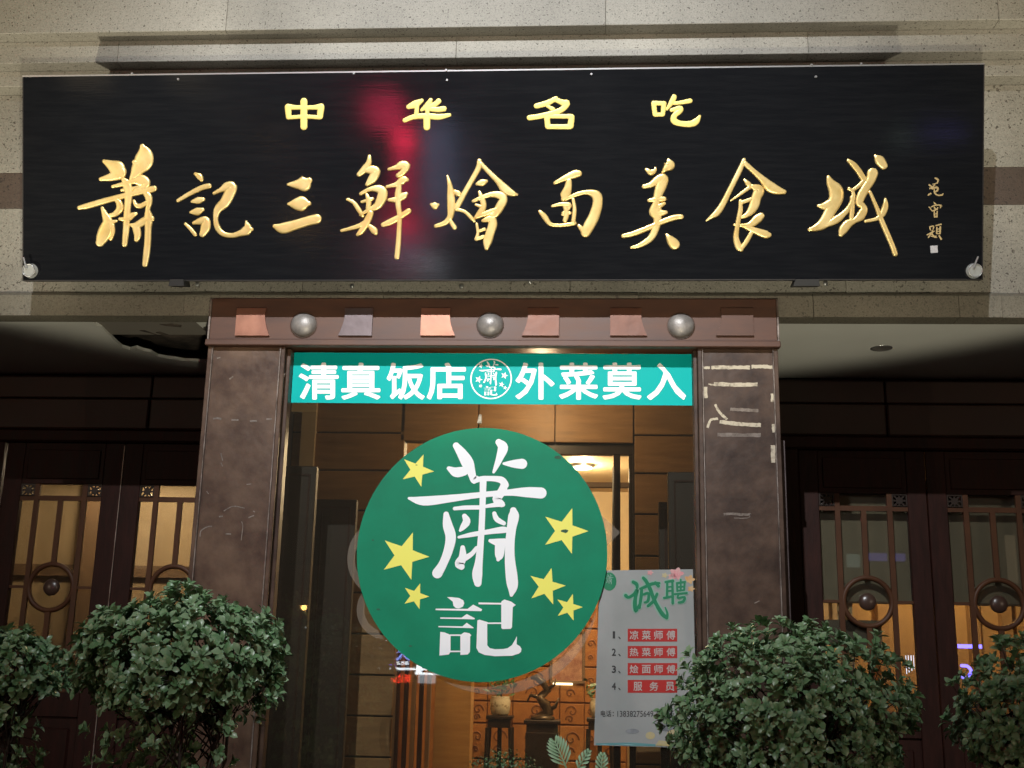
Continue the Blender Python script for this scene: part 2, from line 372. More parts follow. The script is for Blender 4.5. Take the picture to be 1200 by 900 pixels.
def letter(name, pl, body, box, mat_, parent, h0, bold=0.0, ext=0.0, shear=0):
    """fit the word into pixel box (x0,y0,x1,y1)"""
    me, bb = text_mesh(body, bold, ext); me = me.copy()
    c = [pl.uv(box[0], box[3]), pl.uv(box[2], box[3]), pl.uv(box[0], box[1]), pl.uv(box[2], box[1])]
    for v in me.vertices:
        s = (v.co.x-bb[0])/(bb[1]-bb[0]); t = (v.co.y-bb[2])/(bb[3]-bb[2]); s += shear*(t-.5)
        a = (c[0][0]*(1-s)+c[1][0]*s)*(1-t) + (c[2][0]*(1-s)+c[3][0]*s)*t
        b = (c[0][1]*(1-s)+c[1][1]*s)*(1-t) + (c[2][1]*(1-s)+c[3][1]*s)*t
        v.co = pl.at(a, b, h0 + v.co.z*.02)
    o = bpy.data.objects.new(name, me); COL.objects.link(o); me.materials.clear(); me.materials.append(mat_)
    if parent: kid(o, parent)
    return o

# ================================================================== THE SETTING
def struct(name, mb, m, smooth=False): return mb.build(name, m, None, smooth, 'structure')
XL, XR = -6.5, 6.5
YD = 1.42                        # the recessed wall with the doors
YF = .06                         # stone fascia face
YG = .12                         # shop glass
# ground
struct('terrace_ground', MB().box(-40, 40, -11, 9, -.3, 0), M_GRND)
struct('road', MB().box(-80, 80, -34, -11, -.5, -.15), M_ASPH)
struct('ground', MB().box(-150, 150, -150, 150, -.9, -.55), M_ASPH)
struct('planting_bed', MB().box(-6, -1.45, -1.9, -.5, 0, .42, .02).box(1.45, 6, -1.9, -.5, 0, .42, .02), M_SOIL)
struct('entrance_bed', MB().box(-1.4, 1.4, -.62, -.25, 0, .5, .02), M_SOIL)

# stone fascia in courses of slabs
zb = {}
z_bot = Z(600, 371, .03); z_led = Z(600, 344, YF); z_b0 = Z(600, 242, YF); z_b1 = Z(600, 199, YF)
z_c3 = Z(600, 95, -.05); z_c2 = Z(600, 67, -.15); z_c1 = Z(600, 31, -.25); z_top = z_c1 + 1.3
fas = empty('stone_fascia', (0, YF, z_bot), 'speckled grey beige granite fascia with stepped mouldings above and behind the black signboard', 'fascia')
MB().box(XL, XR, .14, .5, z_bot+.02, z_top).build('backing_wall', M_MORT, fas)
def course(z0, z1, yf, m, cuts, name='stone_slab', yb=.16, bev=.0025):
    xs = [XL]+cuts+[XR]
    for a, b in zip(xs, xs[1:]):
        MB().box(a+.0007, b-.0007, yf, yb, z0+.0006, z1-.0006, bev).build(name, m, fas)
course(z_b1, z_c3, YF, M_GRAN, [-4.9, -3.3, -1.7, -.1, 1.5, 3.35, 4.9])
course(z_b0, z_b1, YF-.002, M_BAND, [-4.1, -2.5, -.9, .7, 2.3, 3.9], 'brown_band_slab')
course(z_led, z_b0, YF, M_GRAN, [-4.9, -3.3, -1.7, -.1, 1.5, 3.1, 4.7])
course(z_c3, z_c2, -.05, M_GRAN, [-4.4, -2.2, 0.02, 2.15, 4.3], 'moulding_slab')
course(z_c2, z_c1, -.15, M_GRAN, [-5, -2.9, -.8, 1.3, 3.4, 5.2], 'moulding_slab')
course(z_c1, z_c1+.62, -.25, M_GRAN, [-4.4, -2.2, .1, 2.38, 4.4], 'moulding_slab')
course(z_c1+.62, z_top, -.25, M_GRAN, [-3.3, -1, 1.3, 3.4], 'moulding_slab')
# lower ledge, each slab with a chamfered top edge that catches the light
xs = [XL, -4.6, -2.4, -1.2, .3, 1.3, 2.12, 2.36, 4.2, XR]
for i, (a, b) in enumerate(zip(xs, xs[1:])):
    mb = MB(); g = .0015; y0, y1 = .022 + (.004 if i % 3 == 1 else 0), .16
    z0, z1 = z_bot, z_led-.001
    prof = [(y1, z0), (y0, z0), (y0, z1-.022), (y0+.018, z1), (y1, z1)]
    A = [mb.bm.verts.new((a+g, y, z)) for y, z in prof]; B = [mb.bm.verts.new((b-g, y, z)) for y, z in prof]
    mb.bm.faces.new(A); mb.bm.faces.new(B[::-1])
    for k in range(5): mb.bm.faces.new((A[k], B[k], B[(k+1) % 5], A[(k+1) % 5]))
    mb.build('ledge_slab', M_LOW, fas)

# soffit with a torn opening at the front left
zs = z_bot+.004
PS = Plane((0, 0, zs), (1, 0, 0), (0, -1, 0))
def soff(px, py):
    d = fw + rt*((px-600)/F) - up*((py-450)/F); t = (zs-EYE)/d.z; p = CAMP+d*t; return p.x, p.y
hole = [soff(*p) for p in ((104, 374), (112, 380), (119, 384), (126, 391), (134, 399), (143, 407), (152, 410), (160, 408), (168, 411), (177, 413), (185, 418), (196, 420), (205, 421), (216, 423), (240, 424))]
xr = hole[-1][0]
pts = [(XL, .10), (hole[0][0], .10)] + [(x, y) for x, y in hole] + [(xr+.25, hole[-1][1]+.1), (xr+.25, .10), (XR, .10), (XR, YD+.1), (XL, YD+.1)]
mb = MB(); lo = [mb.bm.verts.new((x, y, zs)) for x, y in pts]; hi = [mb.bm.verts.new((x, y, zs+.02)) for x, y in pts]
mb.bm.faces.new(lo); mb.bm.faces.new(hi[::-1])
for i in range(len(pts)): mb.bm.faces.new((lo[i], lo[(i+1) % len(pts)], hi[(i+1) % len(pts)], hi[i]))
soffit = struct('soffit', mb, M_SOFF)
struct('soffit_deck', MB().box(XL, XR, .10, YD+.1, zs+.16, zs+.3), M_DEBR)
# torn sheets and rubble hanging in the opening
mb = MB(); random.seed(3)
for i in range(26):
    t = random.random(); x = hole[0][0] + .1 + (xr-hole[0][0])*t
    y = .2 + random.random()*(.15+.45*t); w = random.uniform(.08, .28); d_ = random.uniform(.03, .09)
    z = zs + random.uniform(.02, .10); a = random.uniform(-.35, .35); tl = random.uniform(-.03, .03)
    ps = [(-w, -d_), (-w*.3, -d_*1.5), (w*.6, -d_*.8), (w, 0), (w*.5, d_), (-w*.7, d_*.9)]
    f = [mb.bm.verts.new((x+p*cos(a)-q*sin(a), y+p*sin(a)+q*cos(a), z + tl*p/w + random.uniform(-.008, .008))) for p, q in ps]
    g = [mb.bm.verts.new(v.co+Vector((0, 0, .012))) for v in f]
    mb.bm.faces.new(f); mb.bm.faces.new(g[::-1])
    for k in range(6): mb.bm.faces.new((f[k], f[(k+1) % 6], g[(k+1) % 6], g[k]))
tag(mb.build('torn_soffit_sheet', M_DEBR, soffit), kind='stuff')
# unlit downlight in the right soffit
x, y = soff(1033, 408)
dl = empty('downlight', (x, y, zs), 'unlit round recessed downlight in the pale soffit right of the portal', 'downlight')
MB().torus(Plane((x, y, zs), (1, 0, 0), (0, -1, 0)), 0, 0, .062, .007, 28, 8, h=-.002).build('rim', M_MET, dl, True)
MB().cyl((x, y, zs-.003), (x, y, zs+.001), .056, .05, 24).build('lens', M_BOSS, dl)

gapL = X(141.5, 572, YD); gapR = X(1085, 560, YD)
cL1 = X(71.5, 574, YD); gw = (X(119, 574, YD)-X(24, 574, YD))/2; hw = gapL-cL1
cL2 = gapL*2 - cL1; cR1 = X(1011.5, 585, YD); hwR = gapR-cR1; cR2 = 2*gapR-cR1
XO0, XO1 = X(247.5, 369, 0), X(912, 427, 0)
print('xo', XO0, XO1)
# recessed wall above and beside the doors, clad in brown panels
z_dh = Z(600, 529, YD)           # top of door openings
zw = z_dh+.03
wall = struct('recessed_wall', MB().box(XL, XO0+.02, YD+.055, YD+.13, zw, zs+.3).box(XO1-.02, XR, YD+.055, YD+.13, zw, zs+.3)
              .box(XL, cL1-hw-.02, YD+.055, YD+.13, 0, zw).box(cL2+hw+.01, XO0+.02, YD+.055, YD+.13, 0, zw).box(XO1-.02, cR1-hwR-.02, YD+.055, YD+.13, 0, zw)
              .box(cR2+hwR+.02, XR, YD+.055, YD+.13, 0, zw), M_WALLP)
for x0, x1 in ((-6.4, -4.6), (-4.59, -3.1), (-3.09, XO0), (XO1, XO1+.95), (XO1+.96, XO1+2.4), (XO1+2.41, 6.4)):
    MB().box(x0, x1, YD-.005, YD+.055, z_dh+.36, zs-.02, .006).build('wall_panel', M_WALLP, wall)
    MB().box(x0, x1, YD-.02, YD+.055, z_dh+.13, z_dh+.35, .01).build('wall_panel', M_WALLP, wall)
MB().box(-4.6, XO0, YD-.05, YD+.055, z_dh+.03, z_dh+.12, .012).build('door_head_moulding', M_WOODD, wall)
MB().box(XO1, 4.9, YD-.05, YD+.055, z_dh+.03, z_dh+.12, .012).build('door_head_moulding', M_WOODD, wall)

# ================================================================== ENTRANCE PORTAL
YP = 0.0
PP = VP(YP)
zt = Z(600, 350, YP); zf = Z(600, 403, YP)
xo0, xo1 = X(247.5, 369, YP), X(912, 427, YP)      # outer edges
xi0, xi1 = X(334, 416, YP), X(817.5, 418, YP)        # inner edges
por = empty('entrance_portal', ((xo0+xo1)/2, YP, 0), 'brown bronze clad entrance portal with studded frieze under the black signboard', 'portal')
fr = MB().box(xo0, xo1, YP, YP+.5, zf, zt, .003).build('frieze', M_FRIE, por)
MB().box(xo0-.012, xo1+.012, YP-.035, YP+.02, zf-.022, zf+.014, .004).build('ledge', M_FRIE, por)
zl = zf-.022
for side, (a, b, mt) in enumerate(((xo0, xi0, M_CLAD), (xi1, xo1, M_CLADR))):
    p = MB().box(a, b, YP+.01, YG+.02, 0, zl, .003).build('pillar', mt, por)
    for c in (a, b):
        s = 1 if c == a else -1
        MB().box(min(c, c+s*.024), max(c, c+s*.024), YP-.004, YP+.03, 0, zl-.001, .003).build('edge_trim', M_CLADR if side else M_CLAD, p)
        MB().box(min(c+s*.024, c+s*.031), max(c+s*.024, c+s*.031), YP-.009, YP+.02, 0, zl-.002, .002).build('edge_bead', M_TRIM, p)
    # inner jamb
    c = b if side == 0 else a; s = 1 if side == 0 else -1
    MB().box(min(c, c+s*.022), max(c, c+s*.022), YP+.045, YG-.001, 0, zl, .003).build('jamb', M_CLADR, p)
    # outward side return, its sheen put in as an added grey strip
    c = a if side == 0 else b
    MB().box(min(c-s*.05, c), max(c-s*.05, c), YP+.16, YP+.3, 0, zl-.5, .003).build('sheen_strip', M_COPD, p)
    MB().box(min(c, c+s*.04), max(c, c+s*.04), YG+.021, YD+.02, 0, zs, 0).build('side_wall', M_WALLP, p)
MB().box(xo0-.012, xo0-.0, YP-.006, YP+.4, zf, zt-.002, .002).build('edge_trim', M_TRIM, por)
MB().box(xo1, xo1+.012, YP-.006, YP+.4, zf, zt-.002, .002).build('edge_trim', M_TRIM, por)
# bosses and plates
for px, py in ((356, 381), (574.5, 381), (798, 382)):
    c = at(px, py, YP); r = 16.3*px2m(YP)
    mb = MB(); mb.ball(c, r, 1, .62, .93, 28, 18); b = mb.build('boss', M_BOSS, fr, True)
    mb = MB(); mb.torus(PP, c.x, c.z, r*.99, .004, 32, 6, h=.002); mb.build('boss_rim', M_CLADR, b, True)
for x0, x1, side, m_ in ((276, 315, 1, M_COPP), (398, 436, -1, M_COPD), (493, 532, 1, M_COPP), (613, 655, -1, M_COPM), (715, 757, 1, M_COPM), (840, 883, -1, M_FRIE)):
    # a square plate whose side towards the boss is scooped out
    a0, z0 = X(x0, 393, YP), Z((x0+x1)/2, 394, YP); a1 = X(x1, 393, YP); z1 = Z((x0+x1)/2, 362, YP)
    n = 9; arc = []
    for i in range(n):
        t = i/(n-1); arc.append((.022*sin(pi*(.35+.65*t))*1.5, z1+(z0-z1)*t))
    if side > 0:
        ab = [(a0, z0), (a1+.006, z0)] + [(a1 - d + .006, z) for d, z in arc[::-1]][1:] + [(a0, z1)]
    else:
        ab = [(a1, z0), (a0-.006, z0)] + [(a0 + d - .006, z) for d, z in arc[::-1]][1:] + [(a1, z1)]
    MB().prism(PP, ab, 0, .016).build('plate', m_, fr)

# tape left on the right pillar, scuffs on both
PT = VP(YP+.01)
def strips(parent, lst, m_, name, h=.0012):
    for pts, r in lst:
        mb = MB(); random.seed(int(pts[0][0]*7+pts[0][1]))
        n = 16; L_ = []
        q = resample([(x, y, 0) for x, y in pts], 8)
        top = []; bot = []
        for i, v in enumerate(q):
            t = q[min(i+1, len(q)-1)].xy-q[max(0, i-1)].xy; t.normalize(); nn = Vector((-t.y, t.x))
            w1 = r*random.uniform(.75, 1.1); w2 = r*random.uniform(.75, 1.1)
            top.append(v.xy+nn*w1); bot.append(v.xy-nn*w2)
        V = [[mb.bm.verts.new(PT.at(*PT.uv(*p), h)) for p in row] for row in (top, bot)]
        for i in range(len(q)-1): mb.bm.faces.new((V[0][i], V[0][i+1], V[1][i+1], V[1][i]))
        mb.build(name, m_, parent)
pil = [o for o in por.children if o.name.startswith('pillar')]
PLt, PRt = pil[0], pil[1]
c_ = lambda x, y: (790+x/5.625, 400+y/5.625)
strips(PRt, [([c_(245, 172), c_(360, 172), c_(500, 173)], 2.3), ([c_(510, 168), c_(580, 166), c_(660, 172)], 2.2), ([c_(192, 175), c_(235, 174)], 1.6),
             ([c_(262, 282), c_(400, 286), c_(550, 285)], 2.5), ([c_(225, 282), c_(262, 288)], 1.0),
             ([c_(300, 530), c_(430, 545), c_(572, 552)], 2.4), ([c_(270, 415), c_(300, 470), c_(350, 515)], 1.6), ([c_(220, 570), c_(240, 520), c_(290, 510)], 1.5),
             ([c_(650, 345), c_(650, 400)], 2.6), ([c_(655, 545), c_(662, 600)], 2.6), ([c_(652, 685), c_(653, 800)], 2.8), ([c_(207, 300), c_(210, 375)], 2.2)], M_TAPE, 'tape_strip')
strips(PRt, [([c_(370, 448), c_(460, 452), c_(555, 458)], 2.0), ([c_(285, 615), c_(430, 618), c_(572, 618)], 2.3),
             ([(848, 603), (856, 602), (868, 603), (880, 603)], 1.6), ([(884, 707), (890, 704)], .6), ([(880, 602), (876, 607), (860, 607)], .6),
             ], M_SCR, 'scuff')
l_ = lambda x, y: (200+x/4.5, 340+y/4.5)
k_ = lambda x, y: (200+x/4.5, 540+y/4.5)
strips(PLt, [([l_(225, 680), l_(245, 675), l_(268, 680)], 1.2), ([l_(320, 685), l_(358, 685)], .9), ([l_(418, 690), l_(455, 690)], 1.1), ([l_(505, 680), l_(535, 680)], 1),
 ([l_(245, 360), l_(262, 355)], .8),
             ([l_(310, 470), l_(330, 455)], .8), ([l_(590, 470), l_(600, 440)], .9), ([l_(265, 860), l_(275, 899)], .7),
             ([k_(155, 400), k_(160, 370), k_(190, 350), k_(218, 345)], .7), ([k_(255, 295), k_(275, 292)], .9), ([k_(290, 385), k_(318, 386)], .8),
             ([k_(410, 300), k_(440, 288)], .8), ([k_(375, 320), k_(380, 350), k_(372, 420)], .5), ([k_(265, 10), k_(275, 30)], .7), ([k_(400, 125), k_(425, 122)], .5),
             ([k_(280, 265), k_(330, 240), k_(390, 250)], .6), ([k_(435, 265), k_(445, 270)], .8), ([k_(190, 160), k_(200, 175)], .6),
             ([k_(150, 650), k_(153, 662)], .7)], M_SCR, 'scuff')

# shop glass
zg1 = zl
gp = MB().box(xi0+.01, xi1-.01, YG, YG+.01, .05, zg1).build('glass_pane', M_GLASS, por)
GP = VP(YG)
# frosted pattern on the glass, behind the green disc
def ring(cx, cy, R_, w, t0=0, t1=360, kx=1):
    n = 40; mb = MB(); V = []
    for i in range(n+1):
        t = radians(t0+(t1-t0)*i/n)
        V.append([mb.bm.verts.new(GP.at(*GP.uv(cx+r_*cos(t)*kx, cy-r_*sin(t)), .0015)) for r_ in (R_, R_-w)])
    for a, b in zip(V, V[1:]): mb.bm.faces.new((a[0], b[0], b[1], a[1]))
    mb.build('etched_ring', M_FROST, gp)
ring(455, 655, 48, 9, 100, 250); ring(452, 715, 34, 9, 60, 300); ring(580, 692, 122, 13, 200, 350)
mb = MB(); P_ = [(700, 600), (714, 612), (727, 624), (714, 637), (700, 650), (700, 636), (712, 624), (700, 613)]
mb.poly([GP.at(*GP.uv(*p), .0015) for p in P_]); mb.build('etched_arrow', M_FROST, gp)
strips(gp, [], M_SCR, 'scuff')

# ================================================================== SIGNBOARD (leans out at the top)
Yb = -.25
bl, br = at(27.5, 328.5, Yb), at(1150.5, 326.5, Yb); WID = (br-bl).x
lo_, hi_ = -1.2, Yb
for _ in range(50):
    mid = (lo_+hi_)/2; w = X(1150.5, 76, mid) - X(26, 90, mid)
    if w > WID: hi_ = mid
    else: lo_ = mid
Yt = mid; tl, tr = at(26, 90, Yt), at(1150.5, 76, Yt)
zbm, ztm = (bl.z+br.z)/2, (tl.z+tr.z)/2
print('SIGN', WID, Yt, zbm, ztm, bl, br, tl, tr)
vdir = Vector((0, Yt-Yb, ztm-zbm)); HGT = vdir.length
uu = ((br-bl)+(tr-tl)); uu.y = 0; uu.normalize()
SP = Plane((bl+br)/2, uu, vdir.normalized() - uu*uu.dot(vdir.normalized()))
sgn = empty('signboard', SP.o, 'long black lacquered signboard with raised gold calligraphy leaning out over the entrance', 'signboard')
mb = MB(); w2 = WID/2
mb.prism(SP, [(-w2, 0), (w2, 0), (w2, HGT), (-w2, HGT)], -.05, 0); board = mb.build('board', M_LACQ, sgn)
E_ = .004
mb = MB(); mb.prism(SP, [(-w2-.006, HGT), (w2+.006, HGT), (w2+.006, HGT+.008), (-w2-.006, HGT+.008)], -.054, .003); mb.build('top_rail', M_MET, sgn)
for a0, a1, b0, b1 in ((-w2-.006, -w2, -.006, HGT), (w2, w2+.006, -.006, HGT), (-w2, w2, -.006, 0)):
    MB().prism(SP, [(a0, b0), (a1, b0), (a1, b1), (a0, b1)], -.052, .002).build('edge_strip', M_LACE, sgn)
G1 = (80, 150, 4.8); G2 = (300, 150, 4.8); G3 = (490, 150, 4.8); G4 = (700, 150, 4.8); G5 = (910, 150, 4.8)
CH = [
 (G1, [[(203,188,9),(235,205,20),(272,228,36),(290,248,30)], [(290,255,28),(240,276,18),(182,288,8)],
  [(418,103,11),(428,140,34),(424,185,42),(395,225,32),(372,262,18),(352,295,8)], [(372,192,10),(385,205,14)],
  [(250,330,7),(310,316,10),(365,300,12),(408,296,26),(438,308,20),(425,334,12),(380,348,9)],
  [(310,288,9),(328,315,20),(340,360,18),(335,430,15),(330,500,15),(325,580,14),(318,655,12)],
  [(62,449,9),(110,438,13),(200,412,13),(300,385,12),(400,360,13),(470,345,14),(484,341,13)],
  [(425,352,10),(450,385,16),(455,420,14),(448,460,11),(452,505,20),(450,560,15),(447,640,15),(440,710,15),(432,768,12)],
  [(262,400,7),(285,420,14),(290,455,16),(262,485,12),(228,492,7)], [(192,450,7),(208,490,15),(222,530,24),(208,580,31),(190,620,27),(180,642,20)],
  [(228,532,12),(272,524,6)], [(250,545,9),(254,585,8),(240,625,8)], [(290,512,7),(330,512,13),(360,492,13),(382,482,7)],
  [(370,410,6),(385,436,10),(410,438,11),(440,420,9)], [(352,545,7),(385,548,15),(430,522,17),(468,512,14)], [(383,560,18),(390,600,16),(385,628,11)], [(300,350,6),(360,342,8),(400,328,6)]]),
 (G1, [[(715,258,7),(738,273,14),(750,292,9)], [(618,409,8),(680,372,10),(750,337,12),(792,327,12)], [(696,415,6),(730,408,15),(760,402,9)],
  [(688,475,6),(725,470,17),(756,460,9)], [(660,540,7),(690,570,9),(714,600,9)], [(705,535,7),(745,524,16),(775,520,17),(772,560,22),(755,598,14)],
  [(820,368,7),(860,348,11),(893,330,20),(922,332,22),(905,375,24),(880,420,23),(842,458,18),(830,510,11),(840,560,13),(870,595,12),(920,605,11),(970,592,14),(1008,575,22),(1032,570,9)], [(1000,525,4),(1010,555,16)]]),
 (G2, [[(182,318,7),(230,318,20),(275,312,34),(300,296,14)], [(184,428,7),(225,428,26),(265,425,32),(298,425,11)], [(106,553,10),(150,564,24),(220,546,22),(290,524,21),(342,512,22)]]),
 (G2, [[(638,158,7),(635,195,13),(612,230,16),(580,262,11)], [(610,240,10),(650,236,20),(678,245,18),(655,285,20),(625,318,9)],
  [(590,370,8),(640,345,10),(690,343,18),(712,362,22),(705,400,22),(680,440,17),(630,464,9),(588,488,7)], [(515,402,7),(550,420,9),(578,460,11),(600,495,8)],
  [(622,372,6),(634,410,12),(630,455,10)], [(595,416,6),(640,404,9),(656,398,7)], [(645,480,14),(625,525,16),(595,578,14),(572,600,8)],
  [(482,578,7),(540,563,9),(590,546,11),(640,510,11)], [(640,552,10),(665,578,16),(674,592,10)],
  [(748,232,7),(790,222,12),(820,210,20),(846,214,18),(830,245,14),(800,268,11)], [(738,330,7),(790,318,12),(830,292,18),(850,292,9)],
  [(750,405,8),(790,402,14),(830,382,16),(845,370,9)], [(808,310,10),(800,370,15),(800,430,13),(808,500,11),(805,580,11),(800,660,12),(793,726,12)],
  [(716,545,11),(760,527,15),(810,500,13),(858,468,13)]]),
 (G3, [[(75,430,7),(95,437,18),(112,432,7)], [(165,270,5),(178,320,11),(184,380,17),(186,440,18),(180,500,14),(150,535,12),(100,552,9)], [(180,522,10),(205,560,11)],
  [(205,355,8),(225,370,14),(236,380,7)], [(345,186,11),(340,225,13),(310,280,12),(270,350,12),(232,420,13),(212,453,12)], [(210,458,8),(260,470,8),(298,505,9),(316,525,6)],
  [(352,200,10),(400,250,11),(450,300,14),(490,345,20),(530,368,14),(555,375,6)], [(332,315,8),(360,308,16),(384,300,8)],
  [(310,412,7),(350,395,10),(410,375,12),(462,380,18),(480,402,18),(462,440,20),(430,488,16),(400,490,7)], [(345,360,7),(360,400,13),(368,440,13),(345,485,15),(325,503,9)],
  [(330,500,9),(390,478,12),(440,458,10)], [(325,432,6),(372,450,8)], [(330,540,6),(336,590,7),(326,625,8)], [(365,522,8),(408,512,18),(420,540,20),(405,590,20),(390,640,20),(385,676,10)],
  [(340,582,6),(372,570,8)], [(328,627,8),(366,612,9)]]),
 (G3, [[(770,310,8),(820,285,13),(880,260,18),(903,257,15)], [(848,300,13),(842,340,18),(825,382,22),(815,400,10)], [(685,470,8),(712,500,13),(742,540,10),(790,548,8),(850,543,9),(882,536,8)],
  [(830,402,7),(890,375,10),(950,362,11),(1000,378,22),(1010,420,22),(992,490,24),(962,550,25),(942,588,22)], [(904,550,8),(930,580,14)],
  [(755,440,6),(800,430,9),(850,432,10),(842,458,8),(815,478,7)], [(822,430,9),(836,480,12),(826,520,11)], [(872,400,7),(880,460,9),(872,530,10)], [(812,488,6),(855,478,7)]]),
 (G4, [[(275,233,7),(300,250,14),(322,240,10),(328,225,5)], [(400,180,8),(406,208,25),(385,230,14),(366,248,5)],
  [(262,330,10),(300,320,13),(345,290,20),(372,285,22),(358,330,24),(342,375,20),(332,420,16),(328,470,30),(338,510,18),(330,560,17),(300,620,15),(240,660,11),(192,673,6)],
  [(290,408,8),(340,402,14),(376,400,11)], [(350,440,12),(378,425,7)], [(350,480,16),(385,475,9)], [(146,608,10),(200,595,12),(280,565,12),(360,530,12),(430,505,13),(473,500,11)], [(390,600,6),(415,633,20),(434,655,24)]]),
 (G4, [[(825,180,9),(800,240,12),(750,340,12),(705,430,14),(672,478,15),(645,498,10),(612,522,3)], [(830,200,12),(880,245,12),(930,290,16),(970,330,24),(1010,350,20),(1050,360,11)],
  [(828,292,6),(848,315,12),(858,325,10)], [(750,410,3),(800,375,7),(855,335,9)], [(870,328,10),(908,350,24),(895,390,22),(880,440,22),(850,482,14),(812,503,7)],
  [(805,410,8),(805,460,11),(795,510,11),(785,570,11),(780,620,13),(795,668,16),(808,682,12)], [(806,684,10),(838,640,11),(868,588,10)], [(812,420,9),(868,400,9)],
  [(770,545,5),(850,548,13),(900,512,20),(920,496,16)], [(820,552,8),(900,583,16),(950,600,18),(963,602,13)]]),
 (G5, [[(290,275,8),(305,310,20),(332,350,32),(336,390,32),(320,430,30),(300,470,25),(270,530,26),(230,558,18),(185,572,8)], [(235,438,7),(270,440,18),(310,425,24)],
  [(262,556,8),(330,520,17),(380,480,13),(412,440,11),(428,400,11),(430,362,8),(407,340,7)], [(405,345,6),(430,348,8),(470,318,9),(500,288,11)],
  [(403,183,8),(430,205,13),(460,240,14),(492,292,14)], [(540,256,25),(530,292,21),(500,340,20),(475,385,20),(466,422,17),(485,440,14),(490,462,18),(470,498,20),(438,522,13),(402,540,20),(374,575,20),(362,600,11)],
  [(425,390,10),(426,450,11),(420,510,10)], [(525,360,7),(560,440,9),(590,520,12),(620,590,12),(650,660,12),(667,708,12)],
  [(612,400,6),(612,440,14),(595,485,14),(560,512,9),(500,525,7)], [(555,157,7),(578,180,22),(602,212,18)]]),
]
for crop, st in CH: brush('gold_character', SP, st, crop, M_GOLD, sgn, .0005, 1.0, 1.28)
T1 = (320, 100, 5.4545); T2 = (600, 100, 5.0)
TOP = [
 (T1, [[(197,103,20),(197,180,20),(197,264,20)], [(96,138,18),(150,142,13),(250,142,13),(307,136,18)], [(96,140,19),(100,202,16)], [(306,140,20),(300,200,17)], [(100,207,11),(200,200,12),(300,206,12)]]),
 (T1, [[(950,98,12),(910,120,21),(866,138,14)], [(920,130,13),(916,190,13)], [(1008,93,11),(988,128,18),(950,158,9)], [(1058,102,16),(1030,124,15),(970,146,13)], [(1000,150,13),(1050,155,15),(1092,150,16)],
  [(842,224,13),(900,202,15),(980,196,17),(1060,202,17),(1128,190,10)], [(983,205,20),(983,268,19)], [(985,130,14),(988,190,12)]]),
 (T2, [[(257,78,13),(205,105,15),(143,121,14)], [(250,82,12),(300,102,16),(322,106,17),(292,142,15),(222,168,15),(150,184,14),(102,190,14)], [(205,120,8),(240,140,12)], [(205,190,15),(210,240,15)],
  [(205,182,11),(345,182,13)], [(350,186,15),(343,238,17)], [(210,243,13),(340,243,14)]]),
 (T2, [[(830,105,13),(892,106,12)], [(830,108,13),(838,170,13)], [(890,110,13),(884,170,12)], [(838,173,11),(884,171,11)], [(950,68,14),(935,100,14),(908,140,7)], [(950,106,9),(1000,100,11),(1043,91,13)],
  [(935,146,10),(984,134,14),(984,150,14),(952,178,15),(950,208,17),(990,225,15),(1050,226,17),(1080,210,17),(1100,182,7)]]),
]
for crop, st in TOP: brush('gold_character', SP, st, crop, M_GOLDP, sgn, .0005, .5, 1.14)
for st in ([[(250,130,6),(272,145,7),(265,170,5)], [(200,185,6),(215,195,6)], [(205,215,5),(235,195,5),(245,185,4)], [(225,215,7),(260,205,8),(270,215,7),(262,235,7),(240,240,5)], [(195,265,7),(212,255,6)], [(240,215,4),(245,250,5),(270,268,6),(305,265,6),(312,255,3)], [(230,180,4),(265,170,4)]],
  [[(240,330,5),(255,345,5)], [(200,365,4),(215,385,4),(222,395,3)], [(215,365,4),(250,350,5),(295,352,6),(290,370,4)], [(240,365,5),(255,385,6),(270,370,4)], [(228,395,5),(265,385,5)], [(240,400,5),(245,445,6)], [(265,400,5),(262,445,5)], [(243,420,4),(262,418,4)], [(243,442,4),(262,442,4)]],
  [[(205,525,5),(235,520,5),(232,545,4)], [(205,530,5),(210,550,4)], [(185,590,5),(240,560,5)], [(225,555,5),(225,590,5)], [(195,610,5),(215,585,5),(240,600,5)], [(255,515,5),(295,505,6)], [(262,530,5),(260,580,5)], [(290,525,6),(288,580,6)], [(262,545,4),(288,540,4)], [(262,562,4),(288,560,4)], [(260,580,4),(290,580,4)], [(255,600,5),(245,610,4)], [(280,595,5),(298,625,7)], [(215,600,4),(260,612,4)]]):
    brush('signature_character', SP, st, (1060, 190, 6.92), M_GOLDD, sgn, .0008, .3, 1.1)
polys('seal', SP, [[(1090, 288), (1098.5, 287.6), (1099, 296), (1090.5, 296.6)]], (0, 0, 1), M_SEAL, sgn, .0012, .0008)
# fixings
for px, py in ((155, 86.5), (209, 93), (523, 82), (524, 94), (693, 87), (415, 86), (951, 76), (1009, 75), (956, 90)):
    a, b = SP.uv(px, py); MB().cyl(SP.at(a, b, 0), SP.at(a, b, .008), .008, .006, 10).build('screw', M_MET, sgn)
for px in (36.5, 1141):
    a, b = SP.uv(px, 317.5)
    k = MB().cyl(SP.at(a, b, .004), SP.at(a, b, .03), .043, .036, 28).build('clear_knob', M_ACRY, sgn)
    MB().cyl(SP.at(a-.012, b+.012, .034), SP.at(a-.028 if px < 100 else a+.012, b+.075, .034), .006, .006, 8).build('knob_bolt', M_MET, k)
    MB().torus(SP, a, b, .036, .003, 24, 6, .032).build('knob_ring', M_MET, k, True)
for px, w in ((209, 20), (944, 32)):
    a, b = SP.uv(px, 331); h = w/2*px2m(-.25)
    MB().prism(SP, [(a-h, b-.022), (a+h, b-.022), (a+h*.9, b+.016), (a-h*.8, b+.016)], -.07, .035).build('bracket', M_BLKP, sgn)
